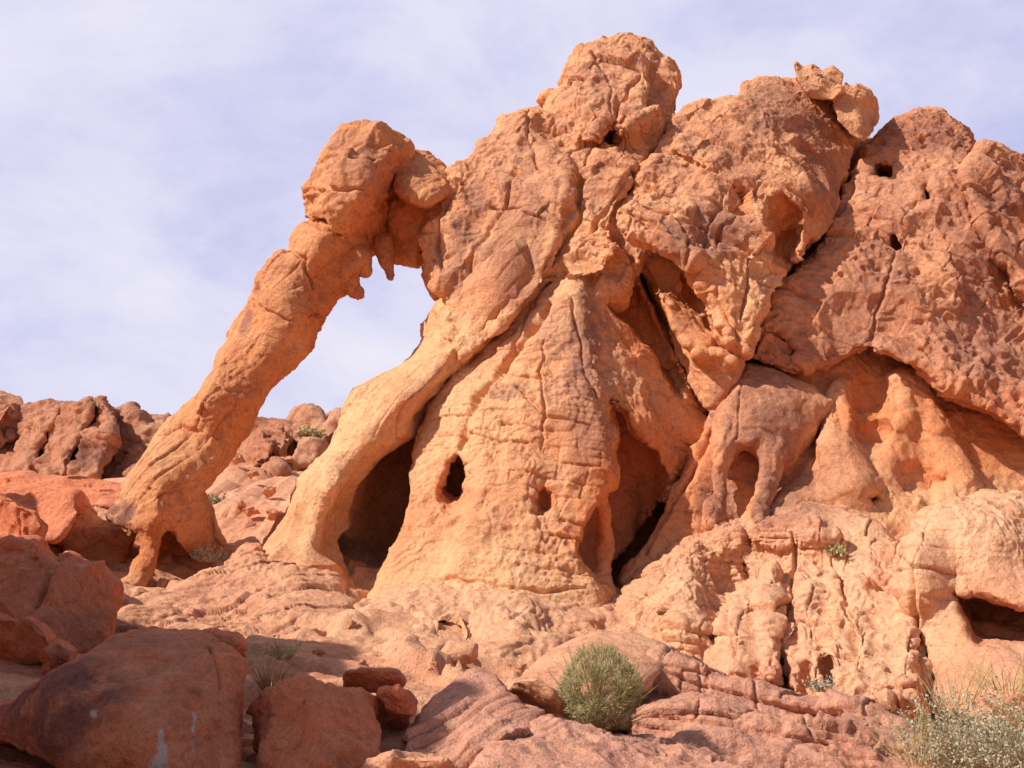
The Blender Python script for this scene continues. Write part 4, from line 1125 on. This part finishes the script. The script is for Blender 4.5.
# ---------------------------------------------------------------- ground
gp = [(0, 790, 5), (150, 790, 4.8), (300, 790, 5), (512, 790, 5), (700, 810, 5.2), (900, 815, 5.5), (1024, 815, 5.5),
      (60, 745, 6.8), (250, 745, 7.0), (450, 735, 7.2), (560, 712, 8.3), (590, 700, 9.2), (520, 680, 9.4), (420, 660, 10.5), (300, 655, 10.5), (340, 612, 12.6), (450, 612, 12.8), (560, 622, 12.8), (620, 610, 13.4),
      (240, 612, 13.0), (180, 606, 13.6), (110, 622, 12.2), (60, 668, 8.6), (200, 580, 15.6), (130, 592, 14.6), (235, 545, 18), (260, 508, 21), (295, 475, 25), (310, 462, 29), (250, 470, 31), (60, 498, 21.5), (20, 490, 24), (100, 480, 27), (0, 512, 17),
      (40, 545, 13.5), (270, 535, 17.5), (290, 505, 20), (225, 520, 19)]
G3 = [P(*q) for q in gp]
G3 += [np.array(q) for q in ((0, 18, 2.6), (4, 18, 2.6), (9, 18, 2.6), (9, 12, 1.9), (6, 12, 1.9), (6, 8, 1.2), (8, 8, 1.2), (8, 4, .8), (12, 20, 3), (3, 25, 3.5), (12, 30, 4.5),
                             (1.7, 9.4, .25), (3.2, 9.2, .2), (4.6, 9.4, .3), (2.2, 11.2, .9), (3.6, 11.2, .8), (1.5, 7.4, .25), (2.6, 7.2, .2), (3.8, 7.4, .25), (5.6, 11, .8), (0, 2, .25), (-3, 2, .3), (4, 2, .3), (0, -1, 0.0), (-6, 3, 1.0), (-7, 8, 1.6), (-9, 12, 2.4), (-12, 18, 4), (0, 40, 6.5), (-20, 40, 7.0), (20, 40, 6.5))]
G3 = np.array(G3)
gf = rbf(G3[:, :2], G3[:, 2], 0.004)
def axis(a, b, st, lo, hi):
    fine = np.arange(a, b, st)
    def ext(s0, lim, sgn):
        out, x, d = [], s0, st
        while (lim - x) * sgn > 0:
            d *= 1.12
            x += sgn * d
            out.append(x)
        return out
    return np.array(ext(a, lo, -1)[::-1] + list(fine) + ext(b, hi, 1))
gx = axis(-8.5, 6.5, 0.034, -900, 900)
gy = axis(4.2, 16.5, 0.034, -60, 1500)
X, Y = np.meshgrid(gx, gy, indexing='ij')
q = np.c_[X.ravel(), Y.ravel()]
near = np.exp(-(np.maximum(0, np.hypot(q[:, 0], q[:, 1] - 12) - 24) / 12) ** 2)
z = np.where(near > 1e-4, gf(np.c_[np.clip(q[:, 0], -40, 40), np.clip(q[:, 1], -25, 60)]), 0)
plainz = np.where(q[:, 1] > 0, np.minimum(4.0, q[:, 1] * 0.12), 0)
z = z * near + plainz * (1 - near)
p3 = np.c_[q, z]
amp = np.clip((q[:, 1] - 1.5) / 4, 0.15, 1) * np.clip(near + 0.2, 0, 1)
z = z + amp * (0.10 * fbm(p3 / 1.2, 4, 3001, 0.55) + 0.05 * fbm(p3 / 0.8, 3, 3004, 0.5, True))
flo, fhi = crease(p3 / 1.1 + 0.2 * np.c_[vnoise(p3, 3010), vnoise(p3 + 9, 3011), vnoise(p3 + 5, 3012)], 3020)
msk = np.clip(0.5 + fbm(p3 / 2.5, 2, 3013), 0, 1)
z = z + amp * 0.24 * (flo * msk + fhi * (1 - msk))
flo, fhi = crease(p3 / 0.4, 3021)
z = z + amp * 0.06 * (flo + 0.1 * fhi)
# bedding: the slope breaks into low steps
for st, nz_, sd_, bi_ in ((0.30, 1.1, 3050, 0.9), (0.11, 0.6, 3060, 0.6)):
    tl = 0.16 * q[:, 0] - 0.05 * q[:, 1] + 0.12 * fbm(p3 / nz_, 3, sd_)
    hh = (z + tl) / st
    fr = np.clip((hh - np.floor(hh) - 0.62) / 0.38, 0, 1)
    tz = st * (np.floor(hh) + 0.12 * (hh - np.floor(hh)) + 0.88 * fr * fr * (3 - 2 * fr)) - tl
    mk = np.clip(bi_ + 1.5 * fbm(p3 / 2.0, 2, sd_ + 5), 0, 1) * np.clip(amp, 0, 1)
    z = z * (1 - mk) + tz * mk
hh = fbm(p3 / np.array([1.3, 0.4, 0.35]), 4, 3040, 0.55) * 5
fr = np.clip((hh - np.floor(hh) - 0.7) / 0.3, 0, 1)
z = z + amp * 0.022 * (np.floor(hh) + fr * fr * (3 - 2 * fr))
z = z + amp * 0.014 * fbm(p3 / 0.12, 3, 3030, 0.6)
i = np.arange(len(gx) * len(gy)).reshape(len(gx), len(gy))
faces = np.stack([i[:-1, :-1], i[1:, :-1], i[1:, 1:], i[:-1, 1:]], -1).reshape(-1, 4)
gm = mesh_from(np.c_[q, z], faces, 'ground')
U, V = proj(np.c_[q, z])
U = np.where(q[:, 1] < 1, -999, U)
nz = fbm(p3 / 0.6, 3, 78)
set_attr(gm, 'pale', blob(U, V, PALE, nz))
g = place(gm, 'ground', M_GROUND, origin=(0, 0, 0))
tag(g, 'bare pink slickrock slope leading up to the formation', kind='structure')
def ground_z(x, y):
    ix = np.searchsorted(gx, x); iy = np.searchsorted(gy, y)
    return float(z.reshape(len(gx), len(gy))[ix, iy])
print('ground', time.time() - T0)

hb = Rock(0.16)  # unseen rock added out of frame, shaped to shade the left foreground
hb.lump((-9.2, 3.0, 2.8), (2.2, 3.2, 5.8)).lump((-9.4, 6.6, 2.8), (2.2, 2.9, 5.1)).lump((-12.6, 13.2, 4.0), (1.7, 2.2, 4.6)).lump((-12.5, 8.5, 1.5), (3.0, 4.5, 3.4))
hl = rock(hb, 'shade_hill', M_RED, dict(lump=(2.0, 0.3), facet=[(1.8, 1.05), (0.7, 0.21)], fine=(0.5, 0.05)), seed=4000)
tag(hl, 'unseen red rocky mass, added left of the view to shade the boulders', kind='structure')

# ---------------------------------------------------------------- loose stones and chips
def hit(u, v):
    for Y in np.arange(5.0, 34, 0.06):
        pt = P(u, v, Y)
        if pt[2] < ground_z(pt[0], pt[1]):
            return pt, Y
    return None, 0
g2 = np.random.default_rng(55)
kinds = []
for i in range(4):
    b = Rock(0.05)
    b.lump((0, 0, 0), (0.30, 0.24, 0.2), k=0.02)
    G_, lo_, h_ = b.field()
    v_, f_ = surface_nets(G_, lo_, h_)
    m_ = subdivide(v_, f_, 'stone', 1)
    vv = get_co(m_)
    flo, fhi = crease(vv / 0.32 + i * 7.3, 60 + i)
    nn = get_no(m_)
    vv = vv + nn * (0.22 * (flo - 0.1) + 0.02 * fbm(vv / 0.1 + i, 3, 4))[:, None]
    m_.vertices.foreach_set('co', np.ascontiguousarray(vv, np.float32).ravel())
    m_.update()
    m_.materials.append(M_GROUND)
    kinds.append(m_)
for (u0, u1, v0, v1, cnt, s0, s1) in ((270, 560, 610, 700, 9, 2, 7), (120, 300, 585, 640, 7, 4, 9), (400, 560, 660, 745, 5, 3, 7), (230, 310, 450, 560, 12, 3, 10)):
    for j in range(cnt):
        u_, w_ = g2.uniform(u0, u1), g2.uniform(v0, v1)
        pt, Y = hit(u_, w_)
        if pt is None:
            continue
        o = bpy.data.objects.new('loose_stone', kinds[g2.integers(0, 4)])
        C.objects.link(o)
        sz = g2.uniform(s0, s1) ** 1.0 * pxm(u_, w_, Y) / 0.28
        o.scale = (sz, sz * g2.uniform(.8, 1.1), sz * g2.uniform(.6, .9))
        o.rotation_euler = (g2.uniform(-.3, .3), g2.uniform(-.3, .3), g2.uniform(0, 6.28))
        o.location = pt + np.array([0, 0, 0.06 * sz])
        tag(o, 'small loose stone lying on the bare slickrock slope', 'stone', 'loose stones scattered over the slickrock slope')

# ---------------------------------------------------------------- plants
def stems(base, n, length, spread, w, seed, curl=0.25, upbias=0.6, segs=3, rad0=0.05, flat=1.0, ball=0.0):
    """thin tapering blades rising from a clump; returns vertices, quads and the upper points of each stem"""
    g = np.random.default_rng(seed)
    th = g.uniform(0, 2 * np.pi, n)
    ph = np.arccos(1 - g.uniform(0, 1, n) * (1 - math.cos(spread)))
    dr = np.c_[np.sin(ph) * np.cos(th), np.sin(ph) * np.sin(th) * flat, np.cos(ph)]
    L = length * g.uniform(0.8 if ball else 0.6, 1.02, n) * (np.cos(ph * 0.93) ** ball if ball else 1 - 0.18 * (ph / max(spread, .01)) ** 2)
    b0 = np.array(base) + np.c_[np.cos(th), np.sin(th), np.zeros(n)] * (rad0 * np.sqrt(g.uniform(0, 1, n)))[:, None]
    bend = g.normal(0, curl, (n, 3))
    bend[:, 2] = np.abs(bend[:, 2]) * upbias
    pts = []
    for j in range(segs + 1):
        t = j / segs
        pts.append(b0 + dr * (L * t)[:, None] + bend * (L * t * t)[:, None])
    pts = np.stack(pts, 1)
    sd = np.cross(dr, g.normal(size=(n, 3)))
    sd /= np.linalg.norm(sd, axis=1)[:, None]
    wd = w * (1 - 0.75 * np.arange(segs + 1) / segs)
    a = pts - sd[:, None] * wd[None, :, None]
    b = pts + sd[:, None] * wd[None, :, None]
    v = np.stack([a, b], 2).reshape(-1, 3)
    i0 = (np.arange(n)[:, None] * (segs + 1) + np.arange(segs)[None]) * 2
    q = np.stack([i0, i0 + 1, i0 + 3, i0 + 2], -1).reshape(-1, 4)
    return v, q, pts

def leaves(pts, per, size, seed, t0=0.35, up=0.5):
    g = np.random.default_rng(seed)
    n, s, _ = pts.shape
    k_ = n * per
    ii = g.integers(0, n, k_)
    t = g.uniform(t0, 1, k_) * (s - 1)
    j = np.minimum(t.astype(int), s - 2)
    f = (t - j)[:, None]
    c = pts[ii, j] * (1 - f) + pts[ii, j + 1] * f
    d = g.normal(size=(k_, 3))
    d[:, 2] += up
    d /= np.linalg.norm(d, axis=1)[:, None]
    sd = np.cross(d, g.normal(size=(k_, 3)))
    sd /= np.linalg.norm(sd, axis=1)[:, None]
    L = size * g.uniform(0.6, 1.3, k_)[:, None]
    v = np.stack([c, c + d * L * .5 + sd * L * .28, c + d * L, c + d * L * .5 - sd * L * .28], 1).reshape(-1, 3)
    return v, np.arange(4 * k_).reshape(-1, 4)

M_STEM = plain('dry twig', [(0.20, 0.13, 0.07), (0.34, 0.24, 0.13)], 9)
M_STRAW = plain('straw', [(0.42, 0.28, 0.12), (0.58, 0.44, 0.22)], 9)
M_GREEN = plain('shrub green', [(0.31, 0.27, 0.115), (0.49, 0.425, 0.20), (0.62, 0.54, 0.32)], 7)
M_SAGE = plain('sage leaf', [(0.27, 0.25, 0.17), (0.44, 0.41, 0.29), (0.48, 0.45, 0.33)], 12)
M_DKGREEN = plain('leaf green', [(0.04, 0.06, 0.015), (0.10, 0.12, 0.035)], 14)

def plant(name, cat, label, u, v, Y, hpx, n, spread, mats, leaf=None, w=0.003, seed=0, group=None, rad0=0.05, z=None, flat=1.0, curl=0.25, ball=0.0):
    p0 = P(u, v, Y)
    if z is not None:
        p0[2] = z
    L = hpx * pxm(u, v, Y)
    root = tag(empty(name, p0), label, cat, group, 'thing')
    sv, sq, pts = stems(p0, n, L, spread, w, seed, rad0=rad0, flat=flat, curl=curl, ball=ball)
    place(mesh_from(sv, sq, 'stems'), 'stems', mats[0], root)
    if leaf:
        lv_, lq = leaves(pts, leaf[0], leaf[1], seed + 1)
        place(mesh_from(lv_, lq, 'foliage'), 'foliage', mats[1], root)
    return root

def ball_shrub(name, cat, label, u, v, Y, rpx, n, blade, mats, seed, squash=0.98):
    g = np.random.default_rng(seed)
    c = P(u, v, Y)
    Rr = rpx * pxm(u, v, Y)
    base = c - np.array([0, 0, Rr * 0.95])
    root = tag(empty(name, base), label, cat, None, 'thing')
    sv, sq, _ = stems(base, 520, Rr * 1.95, R(78), 0.0035, seed, rad0=0.06, ball=0.7, curl=0.2)
    place(mesh_from(sv, sq, 'stems'), 'stems', mats[0], root)
    d = g.normal(size=(n, 3))
    d /= np.linalg.norm(d, axis=1)[:, None]
    lob = 1 + 0.22 * fbm(d * 1.8 + seed, 3, 5) + 0.10 * fbm(d * 6 + seed, 2, 6)
    rad = Rr * lob * g.uniform(0.25, 1, n) ** (1 / 3.2)
    o = c + d * rad[:, None] * np.array([1, 1, squash])
    keep = (o[:, 2] > base[2] + 0.02) & (fbm((o - c) / (Rr * 0.24) + seed, 2, 8) > -0.08)
    o, d = o[keep], d[keep]
    m = len(o)
    ax = 0.55 * d + 0.55 * np.array([0, 0, 1]) + 0.42 * g.normal(size=(m, 3))
    ax /= np.linalg.norm(ax, axis=1)[:, None]
    sd = np.cross(ax, g.normal(size=(m, 3)))
    sd /= np.linalg.norm(sd, axis=1)[:, None]
    L = blade * g.uniform(0.5, 1.3, m)[:, None]
    w_ = blade * 0.042
    v_ = np.stack([o - sd * w_, o + sd * w_, o + ax * L + sd * w_ * .5, o + ax * L - sd * w_ * .5], 1).reshape(-1, 3)
    place(mesh_from(v_, np.arange(4 * m).reshape(-1, 4), 'foliage'), 'foliage', mats[1], root)
    return root

ball_shrub('green_shrub', 'shrub', 'round yellow green shrub growing between the ledges at lower centre', 600, 690, 7.6, 41, 26000, 0.042, (M_STEM, M_GREEN), 11)
plant('pale_shrub', 'shrub', 'pale grey green twiggy bush at the lower right corner', 985, 775, 6.6, 92, 900, R(80), (M_STRAW, M_SAGE), (11, 0.022), 0.0018, 12, rad0=0.14)
plant('dry_grass', 'grass', 'tall straw coloured grass stalks rising behind the pale bush', 955, 705, 7.6, 62, 60, R(34), (M_STRAW,), None, 0.0028, 13, rad0=0.14)
plant('dry_grass', 'grass', 'straw coloured grass leaning out left of the pale bush', 915, 765, 6.6, 78, 70, R(62), (M_STRAW,), None, 0.0022, 14, rad0=0.1)
plant('dry_grass', 'grass', 'yellow dry grass below the dark hollow of the domed ledge', 1005, 690, 8.2, 42, 120, R(45), (M_STRAW,), None, 0.003, 15, rad0=0.22)
plant('grass_tuft', 'grass', 'pale green grass tuft behind the squat boulder', 272, 690, 7.2, 36, 150, R(48), (M_STRAW,), None, 0.003, 16, rad0=0.07)
plant('small_shrub', 'shrub', 'small green leafy plant beside the pale grass tuft', 284, 660, 7.8, 22, 50, R(70), (M_STEM, M_GREEN), (9, 0.02), 0.002, 17)
plant('small_shrub', 'shrub', 'dark green little bush in the shade behind the trunk foot', 209, 562, 15.6, 15, 120, R(70), (M_STRAW, M_SAGE), (5, 0.04), 0.005, 18, rad0=0.15)
plant('small_shrub', 'shrub', 'tiny green plant on the ribbed bench under the cliff', 838, 556, 13.2, 13, 50, R(75), (M_STEM, M_GREEN), (7, 0.04), 0.004, 19)
plant('small_shrub', 'shrub', 'small grey green plant in the dark cleft of the ribbed bench', 821, 692, 9.9, 18, 50, R(70), (M_STEM, M_SAGE), (6, 0.03), 0.003, 20)
plant('small_shrub', 'shrub', 'green bush among the skyline blocks under the arch', 310, 438, 27.4, 11, 90, R(85), (M_STEM, M_GREEN), (7, 0.10), 0.008, 21, rad0=0.2)
plant('small_shrub', 'shrub', 'grey round bush at the foot of the slope just behind the trunk', 209, 508, 21.0, 14, 120, R(85), (M_STEM, M_SAGE), (9, 0.07), 0.006, 22, rad0=0.12)
print('plants', time.time() - T0)

# ---------------------------------------------------------------- light
SUN_EL, SUN_AZ = R(39), R(-117)       # azimuth from +Y towards +X
sd = Vector((math.sin(SUN_AZ) * math.cos(SUN_EL), math.cos(SUN_AZ) * math.cos(SUN_EL), math.sin(SUN_EL)))
sun = bpy.data.lights.new('sun', 'SUN')
sun.energy = 5.0
sun.angle = R(0.55)
sun.color = (1.0, 0.95, 0.87)
so = bpy.data.objects.new('sun', sun)
so.rotation_euler = sd.to_track_quat('Z', 'Y').to_euler()
so.location = (-20, -10, 30)
C.objects.link(so)

w = bpy.data.worlds.new('World')
bpy.context.scene.world = w
w.use_nodes = True
nt = w.node_tree
nt.nodes.clear()
k = NT(nt)
sky = k.n('ShaderNodeTexSky', sky_type='NISHITA')
sky.sun_disc = False
sky.sun_elevation = SUN_EL
sky.sun_rotation = SUN_AZ
sky.air_density = 1.0
sky.dust_density = 1.5
bg1 = k.n('ShaderNodeBackground')
bg1.inputs['Strength'].default_value = 0.09
k.l(sky.outputs[0], bg1.inputs[0])
# thin high cloud
tc = k.n('ShaderNodeTexCoord')
mp = k.n('ShaderNodeMapping')
mp.inputs['Scale'].default_value = (1.6, 1.0, 3.2)
mp.inputs['Rotation'].default_value = (0, R(25), R(20))
k.l(tc.outputs['Generated'], mp.inputs[0])
c1 = k.noise(mp.outputs[0], 1.6, 7, 0.58, 0.6)
c2 = k.noise(mp.outputs[0], 5.0, 6, 0.6, 0.4)
cf = k.math('ADD', k.math('MULTIPLY', c1, 0.75), k.math('MULTIPLY', c2, 0.25))
sp = k.n('ShaderNodeSeparateXYZ')
k.l(tc.outputs['Generated'], sp.inputs[0])
cov = k.ramp(cf, [(0.34, (0.53, 0.55, 0.84)), (0.50, (0.73, 0.725, 0.92)), (0.64, (0.85, 0.83, 0.94))])
veil = k.ramp(k.math('ADD', k.math('MULTIPLY', sp.outputs[1], 0.5), 0.5), [(0.5, (0.0, 0.0, 0.0)), (0.80, (1, 1, 1))])
bg2 = k.n('ShaderNodeBackground')
k.l(cov, bg2.inputs['Color'])
bg2.inputs['Strength'].default_value = 1.0
mx = k.n('ShaderNodeMixShader')
k.l(veil, mx.inputs[0])
k.l(bg1.outputs[0], mx.inputs[1])
k.l(bg2.outputs[0], mx.inputs[2])
out = k.n('ShaderNodeOutputWorld')
k.l(mx.outputs[0], out.inputs[0])

# ---------------------------------------------------------------- camera and render settings
cd = bpy.data.cameras.new('camera')
cd.sensor_width = 36
cd.lens = 18 / math.tan(R(27))
cd.clip_end = 5000
co = bpy.data.objects.new('camera', cd)
co.location = CAM
co.rotation_euler = (math.pi / 2 + PITCH, 0, 0)
C.objects.link(co)
sc = bpy.context.scene
sc.camera = co
sc.view_settings.view_transform = 'Standard'
sc.view_settings.look = 'None'
sc.view_settings.exposure = 0
sc.cycles.max_bounces = 6
sc.cycles.diffuse_bounces = 3
print('script', time.time() - T0)
